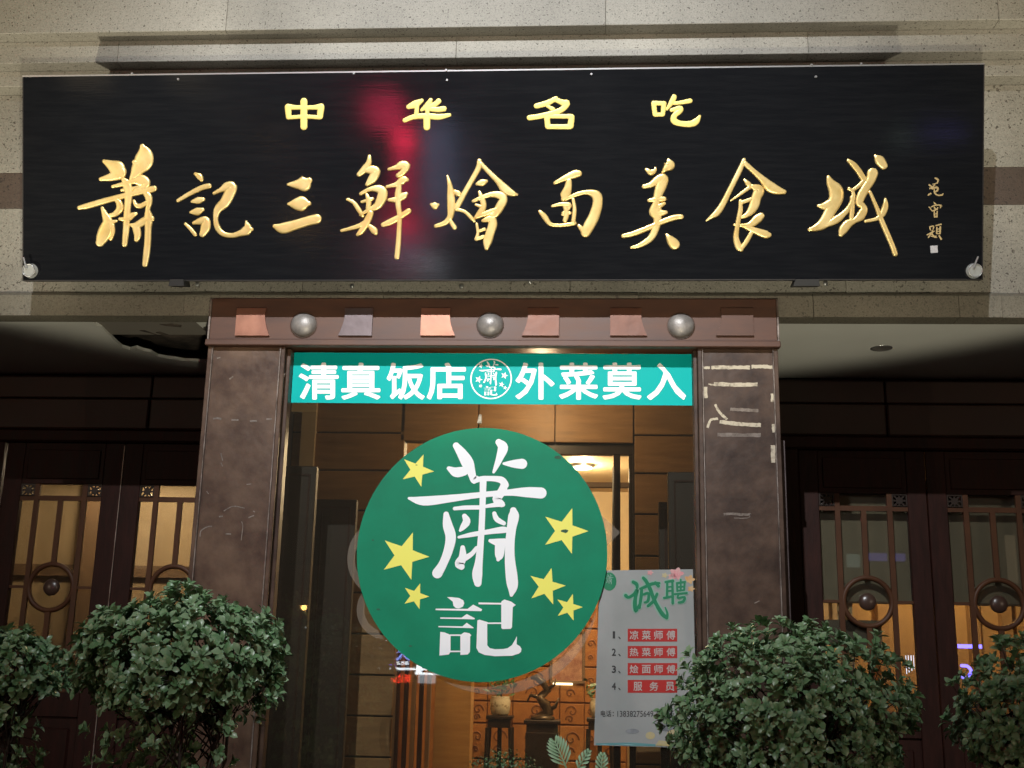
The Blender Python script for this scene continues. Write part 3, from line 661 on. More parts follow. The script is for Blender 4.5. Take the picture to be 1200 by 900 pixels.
for px, py in ((232, 334), (413, 336), (541, 336), (621, 331), (967, 333), (257, 324)):
    p = at(px, py, YF-.0); mb = MB(); mb.ball(p+Vector((0, -.01, 0)), .014, 1, .7, 1, 10, 8); mb.cyl(p, p+Vector((0, .03, 0)), .01, .01, 8)
    tag(mb.build('wall_bolt', M_MET, fas, True))

# ================================================================== TEAL BANNER on the glass
YBn = YG-.006; BP = VP(YBn)
b0 = BP.uv(341, 473); b1 = BP.uv(813, 474)
x0, x1 = xi0+.024, xi1-.024; zb0 = (b0[1]+b1[1])/2; zb1 = BP.uv(577, 414)[1]
ban = empty('window_banner', ((x0+x1)/2, YBn, zb0), 'long teal banner with white lettering and round emblem across the top of the glass', 'banner')
MB().box(x0, x1, YBn, YBn+.003, zb0, zb1).build('teal_sheet', M_TEAL, ban)
for ch, a, b in (('清', 350, 397), ('真', 400, 446), ('饭', 453, 498), ('店', 500, 546), ('外', 604, 650), ('菜', 655, 701), ('莫', 706, 752), ('入', 758, 804)):
    letter('white_character', BP, ch, (a, 425, b, 468.5 if ch != '入' else 469), M_WFILM, ban, .0012, .021)
a, b = BP.uv(575.5, 444); mp = px2m(YBn)
BR = MB(); n = 48; V = []
for i in range(n):
    t = 2*pi*i/n; V.append([BR.bm.verts.new(BP.at(a+r_*mp*cos(t), b+r_*mp*sin(t), .0012)) for r_ in (25.3, 23.8)])
for i in range(n): BR.bm.faces.new((V[i][0], V[(i+1) % n][0], V[(i+1) % n][1], V[i][1]))
emb = BR.build('emblem_ring', M_WFILM, ban)
LOGO = [[(290,100,17),(320,140,26),(350,190,32),(370,240,22),(385,285,16),(400,270,11)], [(252,220,11),(290,240,26),(330,235,24)],
  [(515,82,17),(537,110,27),(522,160,20),(502,210,13),(488,240,7)], [(542,195,7),(590,196,20),(638,196,27)],
  [(385,290,11),(420,276,14),(480,274,14),(530,282,18),(548,308,20)], [(547,302,19),(532,340,22),(505,382,23),(530,408,17)],
  [(42,378,7),(120,392,24),(250,380,20),(400,362,15),(560,348,16),(660,346,26),(738,350,29)],
  [(433,278,18),(430,400,16),(424,550,16),(412,700,19),(402,775,26),(405,825,19)], [(282,432,9),(340,427,11),(420,426,11)], [(440,422,8),(500,412,12),(538,412,11)],
  [(238,462,14),(246,520,25),(262,580,27),(250,650,24),(222,722,22),(192,772,27)], [(335,472,13),(346,500,20),(326,530,15),(312,548,7)],
  [(305,583,7),(370,570,12),(460,555,13),(530,545,17),(556,545,14)], [(492,458,11),(505,488,14),(542,510,11)],
  [(592,442,17),(594,472,28),(582,540,24),(574,620,24),(574,700,26),(583,790,30),(588,845,26),(582,888,9)], [(470,602,9),(508,610,19),(545,610,20)], [(522,630,26),(518,680,22),(512,702,9)],
  [(325,638,12),(325,690,21),(308,722,24),(318,738,17)], [(335,695,15),(372,672,12),(398,640,10)]]
JI = [[(240,98),(300,98),(380,108),(430,135),(440,170),(425,210),(380,230),(340,225),(315,200),(305,150)],
  [(105,232),(480,235),(545,185),(650,240),(640,262),(105,250)], [(160,335),(410,338),(470,295),(565,345),(560,358),(160,350)], [(138,436),(420,440),(470,398),(550,455),(550,462),(138,450)],
  [(160,505),(210,510),(280,540),(280,740),(260,770),(150,782)], [(395,540),(440,510),(500,520),(525,545),(510,560),(508,740),(480,770),(395,775)], [(275,535),(400,535),(400,552),(275,552)], [(272,725),(400,725),(400,742),(272,742)],
  [(608,160),(880,165),(880,185),(608,182)], [(860,185),(880,145),(910,125),(990,150),(1045,190),(1010,215),(1000,450),(985,470),(890,472),(875,460),(875,185)], [(700,395),(880,395),(880,412),(700,412)],
  [(595,370),(620,362),(720,392),(710,405),(710,660),(740,695),(800,708),(900,705),(950,695),(1000,660),(1040,590),(1058,555),(1055,650),(1095,675),(1112,705),(1105,740),(1080,760),(1000,785),(800,790),(680,775),(610,745),(583,690)]]
DC = (564, 646.5, 146.5)
def sub(crop, cx, cy, k):      # crop transform of the big disc shrunk onto a small emblem
    ox, oy, s = crop; return (cx+(ox-DC[0])*k, cy+(oy-DC[1])*k, s/k)
STARS = [(222,200,53,243,148), (180,482,78,208,405), (217,615,43,232,573), (708,400,77,733,325), (648,583,62,665,522), (722,652,45,735,608)]
def star(pl, cx, cy, tx, ty, crop, h):
    ox, oy, s = crop; a0 = math.atan2(ty-cy, tx-cx); R_ = math.hypot(tx-cx, ty-cy); pts = []
    for i in range(10):
        r_ = R_ if i % 2 == 0 else R_*.40; t = a0 + i*pi/5
        pts.append(((cx+r_*cos(t))/s+ox, (cy+r_*sin(t))/s+oy))
    return [pl.at(*pl.uv(*p), h) for p in pts]
k = 23.5/146.5
brush('emblem_character', BP, LOGO, sub((470, 500, 4.5), 575.5, 444, k), M_WFILM, ban, .0012, 0)
polys('emblem_character', BP, JI, sub((500, 690, 10), 575.5, 444, k), M_WFILM, ban, .0012)
AC = (410, 480, 2.813)
for s in STARS:
    mb = MB(); mb.poly(star(BP, s[0], s[1], s[3], s[4], sub(AC, 575.5, 444, k), .0012)); mb.build('emblem_star', M_WFILM, emb)

# ================================================================== GREEN DISC
YDi = YG-.034; DP = VP(YDi); mp = px2m(YDi)
a, b = DP.uv(DC[0], DC[1]); Rm = 147*mp
disc = empty('round_sign', (a, YDi, b), 'large round green sign with white characters and six yellow stars fixed on the glass', 'sign')
mb = MB(); q = [(a+Rm*cos(2*pi*i/96), b+Rm*1.005*sin(2*pi*i/96)) for i in range(96)]
mb.prism(DP, q, -.012, 0); mb.build('board', M_GREEN, disc)
brush('large_character', DP, LOGO, (470, 500, 4.5), M_WHT, disc, .001, 0)
polys('small_character', DP, JI, (500, 690, 10), M_WHT, disc, .001)
for s in STARS:
    mb = MB(); mb.poly(star(DP, s[0], s[1], s[3], s[4], AC, .0012)); mb.build('star', M_YEL, disc)
p = at(562, 492, YDi); MB().cyl(p+Vector((0, 0, -.02)), p+Vector((.004, 0, .03)), .014, .008, 8).build('hanger', M_TAPE, disc)

for px, py, w in ((654, 536, 5), (662, 622.5, 5), (437, 633, 1.6), (443, 714, 2.5), (481, 757, 2.2), (488, 545, 1.4), (600, 771, 2)):
    c0 = DP.uv(px, py); q = [DP.at(c0[0]+w*mp*cos(2*pi*i/9)*random.uniform(.7, 1.1), c0[1]+w*.4*mp*sin(2*pi*i/9)*random.uniform(.7, 1.2), .0016) for i in range(9)]
    mb = MB(); mb.poly(q); mb.build('smudge', M_SMUD, disc)

# ================================================================== HIRING POSTER
YPo = YG-.012; PO = VP(YPo)
cs = [PO.uv(*p) for p in ((703, 668.5), (812, 667), (817, 876.5), (696, 873.5))]
pos = empty('hiring_poster', (sum(c[0] for c in cs)/4, YPo, cs[2][1]), 'silver grey hiring poster with red job panels taped low on the glass', 'poster')
mb = MB(); NX, NY = 30, 46; V = []
def pbow(s, t): return .006*sin(pi*s)*t + .003*sin(2.2*pi*s+3*t) + .005*math.exp(-((s-.12-.1*t)/.07)**2)*(1-t*.3)
for j in range(NY+1):
    t = j/NY; row = []
    for i in range(NX+1):
        s = i/NX
        A = (cs[0][0]*(1-s)+cs[1][0]*s, cs[0][1]*(1-s)+cs[1][1]*s); B = (cs[3][0]*(1-s)+cs[2][0]*s, cs[3][1]*(1-s)+cs[2][1]*s)
        row.append(mb.bm.verts.new(PO.at(A[0]*(1-t)+B[0]*t, A[1]*(1-t)+B[1]*t, pbow(s, t)-.004)))
    V.append(row)
for j in range(NY):
    for i in range(NX): mb.bm.faces.new((V[j][i], V[j+1][i], V[j+1][i+1], V[j][i+1]))
mb.build('sheet', M_POST, pos, True)
HP = .0155
pc = lambda x, y: (690+x/7.5, 660+y/7.5)
def pp(pts, m_, name, h=HP):
    mb = MB(); mb.poly([PO.at(*PO.uv(*p), h) for p in pts])
    if len(pts) != 4:
        bmesh.ops.triangulate(mb.bm, faces=mb.bm.faces[:]); bmesh.ops.subdivide_edges(mb.bm, edges=mb.bm.edges[:], cuts=3, use_grid_fill=True)
    if len(pts) == 4: bmesh.ops.subdivide_edges(mb.bm, edges=mb.bm.edges[:], cuts=9, use_grid_fill=True)
    return mb.build(name, m_, pos)
def blob(cx, cy, rx, ry, m_, name, h=HP, n=18, lob=0, amp=0):
    return pp([(cx+rx*(1+amp*cos(lob*t))*cos(t), cy+ry*(1+amp*cos(lob*t))*sin(t)) for t in [2*pi*i/n for i in range(n)]], m_, name, h)
blob(714, 681.5, 8.4, 10.8, M_PGRN, 'emblem'); 
kk = 9.5/146.5
brush('emblem_mark', PO, LOGO, sub((470, 500, 4.5), 714, 681.5, kk), M_PGRL, pos, HP+.0006, 0)
C1 = (690, 660, 7.5)
CHENG = [[(390,165,14),(420,185,16),(425,215,12)], [(325,285,16),(350,300,12),(400,270,14),(425,235,16),(410,300,15),(405,360,18),(412,420,14),(440,370,10)],
  [(452,225,10),(500,205,13),(560,180,14),(620,175,10)], [(480,130,14),(505,160,16),(540,230,17),(570,310,16),(610,390,17),(650,450,18),(685,480,14)], [(465,220,12),(460,290,14),(445,390,12)],
  [(480,275,10),(525,265,12),(520,330,13),(490,345,8)], [(600,270,12),(570,330,13),(520,375,12)], [(585,170,12),(612,200,14)], [(672,390,6),(690,440,10),(685,478,14)]]
PIN = [[(675,165,10),(740,155,12)], [(690,170,10),(688,290,11)], [(735,165,10),(738,350,12)], [(690,210,7),(735,205,7)], [(690,245,7),(735,240,7)], [(662,305,10),(740,290,10)],
  [(775,175,10),(845,165,10)], [(775,180,9),(778,245,9)], [(842,170,9),(838,235,9)], [(778,210,8),(840,205,8)], [(808,145,8),(808,240,9)], [(780,242,8),(838,236,8)], [(755,272,9),(860,262,10)], [(790,272,8),(782,305,9),(840,298,10),(830,335,12),(790,345,10)]]
for st in (CHENG, PIN):
    brush('title_outline', PO, st, C1, M_PGRL, pos, HP, 0, 1.75)
    brush('title_character', PO, st, C1, M_PGRN, pos, HP+.002, 0)
rows = [(('凉', '菜', '师', '傅'), 577, 690), (('热', '菜', '师', '傅'), 728, 838), (('烩', '面', '师', '傅'), None, None), (('服', '务', '员'), None, None)]
ytop = [736.8, 757, 777, 796.8]; ybot = [751.8, 771.3, 791.3, 811.8]
for i in range(4):
    x0, x1 = 735.6, 793.6
    pp([(x0, ytop[i]), (x1, ytop[i]), (x1, ybot[i]), (x0, ybot[i])], M_RED, 'red_panel')
    chs = rows[i][0]; n = len(chs)
    for j, ch in enumerate(chs):
        cx = (743 + j*14.4) if n == 4 else (747.5 + j*18.8)
        letter('panel_character', PO, ch, (cx-5.2, ytop[i]+2.2, cx+5.2, ybot[i]-2.2), M_PTXT, pos, HP+.001, .02)
    letter('number', PO, str(i+1), (717 if i else 718, ytop[i]+3, 721.8 if i else 720.8, ytop[i]+11.5), M_INK, pos, HP, .02 if i else .01)
    letter('number_mark', PO, '、', (724.5, ytop[i]+9, 727.3, ytop[i]+12.2), M_INK, pos, HP, .03)
letter('telephone_line', PO, '电话', (704, 832.5, 716.5, 840), M_INK, pos, HP, .012)
letter('telephone_line', PO, ':', (718, 834, 719.2, 839.5), M_INK, pos, HP, .02)
letter('telephone_line', PO, '13838275649', (723.5, 833, 765.5, 840), M_INK, pos, HP, .006)
letter('telephone_line', PO, '张店长', (769, 832.5, 790, 841), M_INK, pos, HP, .012)
for cx, cy, rx, m_ in ((793, 672, 8, M_PINK), (788, 676, 5, M_PINK), (762, 671, 3.5, M_PINK), (808, 679, 6, M_ORNG), (810, 690, 4, M_ORNG), (779, 674, 3.5, M_FOOD), (757, 676, 2.5, M_PGRL)):
    blob(cx, cy, rx*.9, rx*.75, m_, 'printed_flower', HP, 24, 5, .25)
blob(741, 857, 8, 3, M_BOWL, 'printed_dish'); blob(762, 862, 5.5, 4.5, M_FOOD, 'printed_dish'); blob(781, 851, 10, 6, M_BOWL, 'printed_dish', HP); blob(790, 861, 9, 6, M_FOOD, 'printed_dish', HP+.001)
pp([(768, 873.5), (772, 867.5), (790, 869), (815, 862), (815.5, 875.8)], M_FOOD, 'printed_dish', HP+.002)
pp([(698.5, 871), (740, 870), (768, 872), (768, 874.5), (698.5, 873)], mat('poster_teal', (.10, .25, .26), .4), 'printed_edge', HP)

for o in pos.children:                   # lay the print onto the bowed sheet
    if o.name.startswith('sheet'): continue
    for v in o.data.vertices:
        d_ = v.co-PO.o; a, b, h = d_.dot(PO.u), d_.dot(PO.v), d_.dot(PO.n)
        t = (cs[0][1]-b)/(cs[0][1]-cs[3][1]); L0 = cs[0][0]*(1-t)+cs[3][0]*t; R0 = cs[1][0]*(1-t)+cs[2][0]*t; q_ = (a-L0)/(R0-L0)
        v.co = PO.at(a, b, h-HP+pbow(q_, t)-.004+.0013)
# ================================================================== DOORS
PD = VP(YD)
zc = (Z(56, 688, YD) + Z(1017, 704, YD) + Z(1173, 709, YD))/3          # ring height
zgt = Z(71, 567, YD); zgb = zc*2 - zgt + .02
zdt = z_dh + .03
def door(cx, hw, gw, label, first=None):
    """cx centre of leaf, hw half width of leaf, gw half width of the glazed opening"""
    d = empty('wooden_door', (cx, YD, 0), label, 'door', 'carved wooden double door leaves either side of the portal')
    y0 = YD; y1 = YD+.05
    MB().box(cx-hw, cx-gw, y0, y1, .02, zdt, .004).build('stile', M_WOODD, d)
    MB().box(cx+gw, cx+hw, y0, y1, .02, zdt, .004).build('stile', M_WOODD, d)
    MB().box(cx-gw, cx+gw, y0+.002, y1, zgt, zdt, .004).build('top_rail', M_WOODD, d)
    MB().box(cx-gw, cx+gw, y0+.002, y1, zgb-.16, zgb, .004).build('middle_rail', M_WOODD, d)
    MB().box(cx-gw, cx+gw, y0+.002, y1, .02, .22, .004).build('bottom_rail', M_WOODD, d)
    MB().box(cx-gw, cx+gw, y0+.022, y1-.01, .22, zgb-.16).build('lower_panel', M_WOODD, d)
    MB().box(cx-gw+.05, cx+gw-.05, y0+.008, y0+.03, .29, zgb-.23, .012).build('raised_panel', M_WOODD, d)
    MB().box(cx-gw+.03, cx+gw-.03, y0-.006, y0+.01, zgt+.035, zdt-.05, .005).build('raised_panel', M_WOODD, d)
    MB().box(cx-gw, cx+gw, y0+.034, y0+.039, zgb, zgt).build('glass_pane', M_DGL, d)
    l = MB(); t = .017; ya, yb_ = y0+.006, y0+.028; dx = .172; s_ = zgt-.10
    l.box(cx-gw, cx+gw, ya, yb_, s_-t, s_+t)
    l.box(cx-gw, cx+gw, ya, yb_, zgb+.10-t, zgb+.10+t)
    l.build('lattice_rail', M_LATT, d)
    for s in (-1, 1):
        MB().box(cx+s*dx-.017, cx+s*dx+.017, ya-.003, yb_-.003, zgb, zgt).build('lattice_bar', M_LATT, d)
        xa, xb = sorted((cx+s*(dx+.017), cx+s*gw))
        MB().box(xa, xb, ya, yb_, zc-.009, zc+.009).build('lattice_bar', M_LATT, d)
    R_ = .157
    MB().box(cx-.017, cx+.017, ya, yb_, zc+R_, s_-t).build('lattice_bar', M_LATT, d)
    MB().box(cx-.017, cx+.017, ya, yb_, zgb+.10+t, zc-R_).build('lattice_bar', M_LATT, d)
    pl = Plane((cx, y0+.018, zc), (1, 0, 0), (0, 0, 1))
    MB().torus(pl, 0, 0, R_, .018, 40, 8).build('lattice_ring', M_LATT, d, True)
    bo = MB().ball((cx, y0+.026, zc), .058, 1, .5, 1, 20, 12).build('lattice_boss', M_BOSSW, d, True)
    for s in (-1, 1):                       # pierced corner squares
        for zz0, zz1 in ((zgt-.089, zgt), (zgb, zgb+.089)):
            xa, xb = sorted((cx+s*(dx+.017), cx+s*gw)); xm = (xa+xb)/2; zm = (zz0+zz1)/2; w = (xb-xa)/2
            o = MB(); o.box(xa, xb, ya, yb_, zz0, zz0+.01); o.box(xa, xb, ya, yb_, zz1-.01, zz1); o.box(xa, xa+.01, ya, yb_, zz0+.01, zz1-.01); o.box(xb-.01, xb, ya, yb_, zz0+.01, zz1-.01)
            q = Plane((xm, y0+.018, zm), (1, 0, 0), (0, 0, 1))
            o.prism(q, [(w*.48*cos(pi*i/4), w*.48*sin(pi*i/4)) for i in range(8)], -.008, .008)
            for i in range(8):
                tt = pi*i/4 + (0 if i % 2 else 0); R2 = w*.98 if i % 2 == 0 else w*1.25; c_, s2 = cos(tt), sin(tt); k2 = .0055
                o.prism(q, [(c_*w*.4-s2*k2, s2*w*.4+c_*k2), (c_*w*.4+s2*k2, s2*w*.4-c_*k2), (c_*R2+s2*k2, s2*R2-c_*k2), (c_*R2-s2*k2, s2*R2+c_*k2)], -.006, .006)
            o.build('corner_fretwork', M_EBON, d)
    return d
g_ = .003
door(cL1, hw-g_, gw, 'dark carved wooden door leaf with lit amber glass, outermost left door')
door(cL2, hw-g_, gw, 'dark wooden door leaf with lit glass partly hidden behind the left portal pillar')
door(cR1, hwR-g_, gw, 'dark wooden door leaf just right of the right portal pillar, grey plaque behind its glass')
door(cR2, hwR-g_, gw, 'dark wooden door leaf with blue light in its glass, outermost right door')
# pale meeting strip between the left leaves
for gx in (gapL,):
    tag(MB().box(gx-.0025, gx+.0025, YD-.006, YD+.03, .05, zdt-.02).build('meeting_strip', M_TRIM, wall))
print('doors', cL1, cL2, cR1, cR2, hw, hwR, gw, zgt, zgb, zc, zdt)
# door frames left of / right of leaves
for x0, x1 in ((cL1-hw-.12, cL1-hw-.003), (cR1-hwR-.10, cR1-hwR-.003), (cR2+hwR+.003, cR2+hwR+.1)):
    MB().box(x0, x1, YD-.03, YD+.06, 0, zdt, .006).build('door_post', M_WOODD, wall)

# plaque behind the right door glass
p0, p1 = at(965, 726, YD+.06), at(1034, 757, YD+.06)
plq = empty('grey_plaque', ((p0.x+p1.x)/2, YD+.06, p1.z), 'small grey card with dark round mark behind the glass right of the portal', 'plaque')
MB().box(p0.x, p1.x, YD+.056, YD+.060, p1.z, p0.z).build('card', M_PLAQ, plq)
c = at(997, 733, YD+.055); MB().cyl(c, c+Vector((0, -.002, 0)), .04, .04, 24).build('round_mark', M_EBON, plq)

# ================================================================== ROOMS
def room(name, x0, x1, y0, y1, z0, z1, mw, mc, mf=None):
    # left, right, back walls, ceiling, floor as thick slabs
    struct(name+'_wall', MB().box(x0-.1, x0, y0, y1, z0, z1).box(x1, x1+.1, y0, y1, z0, z1).box(x0-.1, x1+.1, y1, y1+.1, z0, z1), mw)
    struct(name+'_ceiling', MB().box(x0-.1, x1+.1, y0, y1+.1, z1, z1+.1), mc)
    struct(name+'_floor', MB().box(x0-.1, x1+.1, y0, y1+.1, z0-.1, z0), mf or M_GRND)
def lamp(name, loc, r, power, col, label, es=30):
    d = empty(name, loc, label, 'ceiling lamp')
    MB().cyl(Vector(loc)+Vector((0, 0, -.01)), Vector(loc)+Vector((0, 0, .02)), r*1.25, r*1.3, 20).build('rim', M_MET, d)
    MB().cyl(Vector(loc)+Vector((0, 0, -.016)), Vector(loc)+Vector((0, 0, -.011)), r, r, 20).build('lens', glow(name+'_glow', col, es), d)
    l = bpy.data.lights.new(name+'_light', 'POINT'); l.energy = power; l.color = col; l.shadow_soft_size = .06
    o = bpy.data.objects.new(name+'_light', l); COL.objects.link(o); o.location = Vector(loc)+Vector((0, 0, -.12)); return d
# left room
room('left_room', -6.2, -2.03, YD+.13, 3.6, 0, 3.35, M_TAN, M_CREAM)
p = at(217, 588, 2.6)
lamp('left_room_lamp', (p.x, 2.6, 3.33), .07, 46, (1, .78, .50), 'small warm ceiling lamp seen through the left door glass beside the pillar')
lamp('left_room_back_lamp', (-4.0, 2.75, 3.33), .07, 50, (1, .78, .50), 'warm ceiling lamp deeper in the left room')
for y in (2.3, 3.1): struct('ceiling_beam', MB().box(-6.2, -2.03, y, y+.16, 3.17, 3.35), M_BEAM)
struct('left_room_rail', MB().box(-6.2, -2.03, 3.55, 3.6, 2.3, 2.4), M_BEAM)
struct('left_room_column', MB().box(-4.35, -4.2, 3.3, 3.5, 0, 3.3), M_BEAM)
# right room: blinds let down over the upper glass, warm light under them
room('right_room', 1.78, 6.2, YD+.13, 4.4, 0, 3.35, M_CREAM, M_CREAM)
lamp('right_room_lamp', (3.0, 3.2, 3.0), .08, 90, (1, .60, .24), 'warm ceiling lamp inside the right hand room behind the blinds', 12)
zbl = (Z(1017, 706, YD+.1))
for cx, lab in ((cR1, 'plain grey brown roller blind behind the door glass beside the right pillar'), (cR2, 'plain grey brown roller blind behind the outermost right door glass')):
    bdl = empty('roller_blind', (cx, YD+.1, zbl), lab, 'blind', 'roller blinds behind the right doors')
    MB().box(cx-.42, cx+.42, YD+.10, YD+.103, zbl, zgt+.1).build('fabric', M_BLIND, bdl)
    MB().cyl((cx-.42, YD+.1015, zbl), (cx+.42, YD+.1015, zbl), .009, .009, 8).build('hem_bar', M_BEAM, bdl)
for i, x in enumerate((2.35, 2.62, 3.1, 3.42, 3.7)):
    struct('right_room_pilaster', MB().box(x, x+.09, 4.3, 4.4, 0, 3.3), M_TAN)
struct('right_room_counter', MB().box(1.9, 4.6, 3.6, 4.1, 0, 1.15, .01), M_CARV)

# lobby behind the glass
zlc = 3.5; YL0 = 1.6
room('lobby', xi0-.35, xi1+.35, YG+.02, YL0+.1, 0, zlc, M_WOODI, M_WALLP, M_GRND)
lw = [o for o in bpy.data.objects if o.name == 'lobby_wall'][0]
# rebuild the lobby back as real veneer panels with an opening into the hall
bpy.data.objects.remove(lw)
lw = struct('lobby_wall', MB().box(xi0-.45, xi0-.35, YG+.02, YL0+.1, 0, zlc).box(xi1+.35, xi1+.45, YG+.02, YL0+.1, 0, zlc)
            .box(xi0-.45, X(466, 700, YL0), YL0+.02, YL0+.12, 0, zlc).box(X(742, 600, YL0), xi1+.45, YL0+.02, YL0+.12, 0, zlc)
            .box(X(466, 700, YL0), X(742, 600, YL0), YL0+.02, YL0+.12, Z(700, 518, YL0), zlc), M_EBON)
zj = [Z(390, y, YL0) for y in (455, 507, 551, 598, 646, 694, 742, 790, 838, 886, 934)]
for a, b in zip(zj, zj[1:]):
    MB().box(xi0-.34, X(466, 700, YL0), YL0-.01, YL0+.02, b+.006, a-.006, .004).build('veneer_panel', M_WOODI, lw)
    MB().box(X(744, 600, YL0), xi1+.34, YL0-.01, YL0+.02, b+.006, a-.006, .004).build('veneer_panel', M_WOODI, lw)
for a, b in ((470, 560), (561, 650), (651, 742)):
    MB().box(X(a, 500, YL0), X(b, 500, YL0), YL0-.01, YL0+.02, Z(600, 518, YL0), Z(600, 470, YL0), .004).build('veneer_panel', M_WOODI, lw)
# dark stepped side partitions
def partition(x0, x1, ztop, y, lab):
    d = empty('dark_partition', ((x0+x1)/2, y, 0), lab, 'partition')
    MB().box(x0, x1, y, y+.06, 0, ztop, .004).build('panel', M_EBON, d)
    w = .035; a, b = x0+w, x1-w
    for q0, q1 in ((a, a+.012), (b-.012, b)): MB().box(q0, q1, y-.008, y, .2, ztop-.05).build('bead', M_WOODD, d)
    MB().box(a+.012, b-.012, y-.008, y, ztop-.062, ztop-.05).build('bead', M_WOODD, d)
partition(X(300, 700, .6), X(368, 600, .6), Z(350, 546, .6), .6, 'tall black wooden partition inside the glass next to the left pillar')
partition(X(364, 700, 1.1), X(415, 640, 1.1), Z(392, 585, 1.1), 1.1, 'lower black wooden partition inside the glass, left of the green disc')
partition(X(783, 600, .6), X(850, 600, .6), Z(800, 553, .6), .6, 'tall black wooden partition inside the glass next to the right pillar')
partition(X(772, 600, 1.1), X(790, 600, 1.1), Z(776, 588, 1.1), 1.1, 'narrow black wooden partition inside the glass, above the poster')
# hall beyond
room('hall', -1.9, 1.66, YL0+.13, 7.0, 0, 3.62, M_CREAM, M_CREAM, M_GRND)
YC = 5.6
xc0, xc1 = X(548, 850, YC), X(735, 850, YC)
cv = struct('carved_screen_wall', MB().box(xc0, xc1, YC, YC+.1, 0, Z(640, 700, YC)), M_CARVD)
# carved panels with scroll relief, each its own piece
cols = [(550, 570), (571, 600), (601, 655), (656, 684), (685, 700), (701, 733)]
rowy = [(700, 735), (737, 780), (782, 822), (824, 848), (850, 890), (892, 935)]
for ci, (a, b) in enumerate(cols):
    for rj, (c, d_) in enumerate(rowy):
        p = MB().box(X(a, 850, YC), X(b, 850, YC), YC-.02, YC, Z(640, d_, YC), Z(640, c, YC), .004).build('carved_panel', M_CARV, cv)
        mb = MB(); cp = VP(YC-.02); x0, x1 = X(a, 850, YC), X(b, 850, YC); z0, z1 = Z(640, d_, YC), Z(640, c, YC)
        w, h = x1-x0, z1-z0; s = 1 if (ci+rj) % 2 else -1
        for ox_, oz_, rr in ((.5, .62, .32), (.42, .25, .2)):
            cx, cz = x0+w*ox_, z0+h*oz_; r_ = min(w, h)*rr
            pts = [(cx+s*r_*(1-t*.28)*cos(t*2.2), cz+r_*(1-t*.28)*sin(t*2.2), .0085) for t in [i*.28 for i in range(12)]]
            sweep(mb.bm, cp, pts, 0, 1.2, 4)
        mb.build('scroll_relief', M_CARVD, p, True)
# pale wood pillar and slatted screen
struct('hall_pillar', MB().box(X(509, 830, 4.2), X(552, 830, 4.2), 4.2, 4.45, 0, 3.6, .004), M_WOODT)
sl = empty('slat_screen', (X(487, 850, 4.0), 4.0, 0), 'narrow upright brown slat screen left of the pale wood pillar', 'screen')
for px in (440, 452, 464, 474, 483, 492, 501): MB().box(X(px, 850, 4.0)-.018, X(px, 850, 4.0)+.018, 4.0, 4.05, 0, 3.4, .003).build('slat', M_BEAM if px % 2 else M_WOODD, sl)
struct('hall_screen_wall', MB().box(X(430, 850, 4.9), X(515, 850, 4.9), 4.9, 5.0, 0, 3.6), M_CARV)
# interior doorway: mullions, transom
dr = empty('glazed_inner_door', (X(730, 600, YL0), YL0+.05, 0), 'dark framed inner doorway showing the lamp lit hall, right of the green disc', 'door')
MB().box(X(719, 600, YL0+.05), X(727, 600, YL0+.05), YL0+.04, YL0+.1, 0, Z(700, 530, YL0+.05), .003).build('mullion', M_EBON, dr)
MB().box(X(737, 600, YL0+.05), X(743, 600, YL0+.05), YL0+.04, YL0+.1, 0, Z(700, 530, YL0+.05), .003).build('mullion', M_EBON, dr)
MB().box(X(560, 600, YL0+.05), X(743, 600, YL0+.05), YL0+.045, YL0+.09, Z(690, 571, YL0+.05), Z(690, 565, YL0+.05), .002).build('transom', M_BEAM, dr)
MB().box(X(560, 600, YL0+.05), X(743, 600, YL0+.05), YL0+.035, YL0+.1, Z(690, 533, YL0+.05), Z(690, 518, YL0+.05), .002).build('header', M_EBON, dr)
MB().cyl(at(719, 547, YL0), at(718, 670, YL0), .008, .008, 8).build('door_pull', M_MET, dr)
p = at(682, 547, 5.0)
ph = (3.6-EYE)/(p.z-EYE)*(5.0+DIST); yy = ph-DIST; q = CAMP + (p-CAMP)*(ph/(5.0+DIST))
print('lamp at', q)
lamp('hall_lamp', (q.x, q.y, 3.6), .10, 75, (1, .74, .44), 'glowing round ceiling lamp in the hall right of the green disc', 40)
lamp('hall_front_lamp', (.3, 3.6, 3.6), .08, 300, (1, .72, .42), 'ceiling lamp in the hall above the carved screen wall')
lamp('lobby_lamp', (-.3, 1.0, zlc), .06, 38, (1, .70, .40), 'small warm lobby ceiling lamp above the glass front')
# pots on stands and statue
def stand(cx, y, ztop, w, lab, cat='pot stand', solid=False):
    d = empty('wooden_stand', (cx, y, 0), lab, cat)
    MB().box(cx-w, cx+w, y-w, y+w, ztop-.035, ztop, .006).build('top', M_EBON, d)
    MB().box(cx-w*.86, cx+w*.86, y-w*.86, y+w*.86, ztop-.11, ztop-.035, .004).build('apron', M_EBON, d)
    if solid:
        MB().box(cx-w*.9, cx+w*.9, y-w*.9, y+w*.9, 0, ztop-.11, .006).build('body', M_EBON, d)
    else:
        for sx in (-1, 1):
            for sy in (-1, 1):
                mb = MB(); a = Vector((cx+sx*w*.86, y+sy*w*.86, ztop-.11)); b = Vector((cx+sx*w*.95, y+sy*w*.95, ztop-.5)); c = Vector((cx+sx*w*.72, y+sy*w*.72, 0))
                mb.cyl(a, b, .022, .018, 8); mb.cyl(b, c, .018, .018, 8); mb.build('leg', M_EBON, d)
        MB().box(cx-.02, cx+.02, y-.02, y+.02, .2, ztop-.11).build('stretcher', M_EBON, d)
    return d
YS = 5.0
s0 = px2m(YS)
za = Z(575, 838, YS); xa = X(586, 838, YS); stand(xa, YS, za, .125, 'dark wooden pot stand under the painted porcelain pot below the disc')
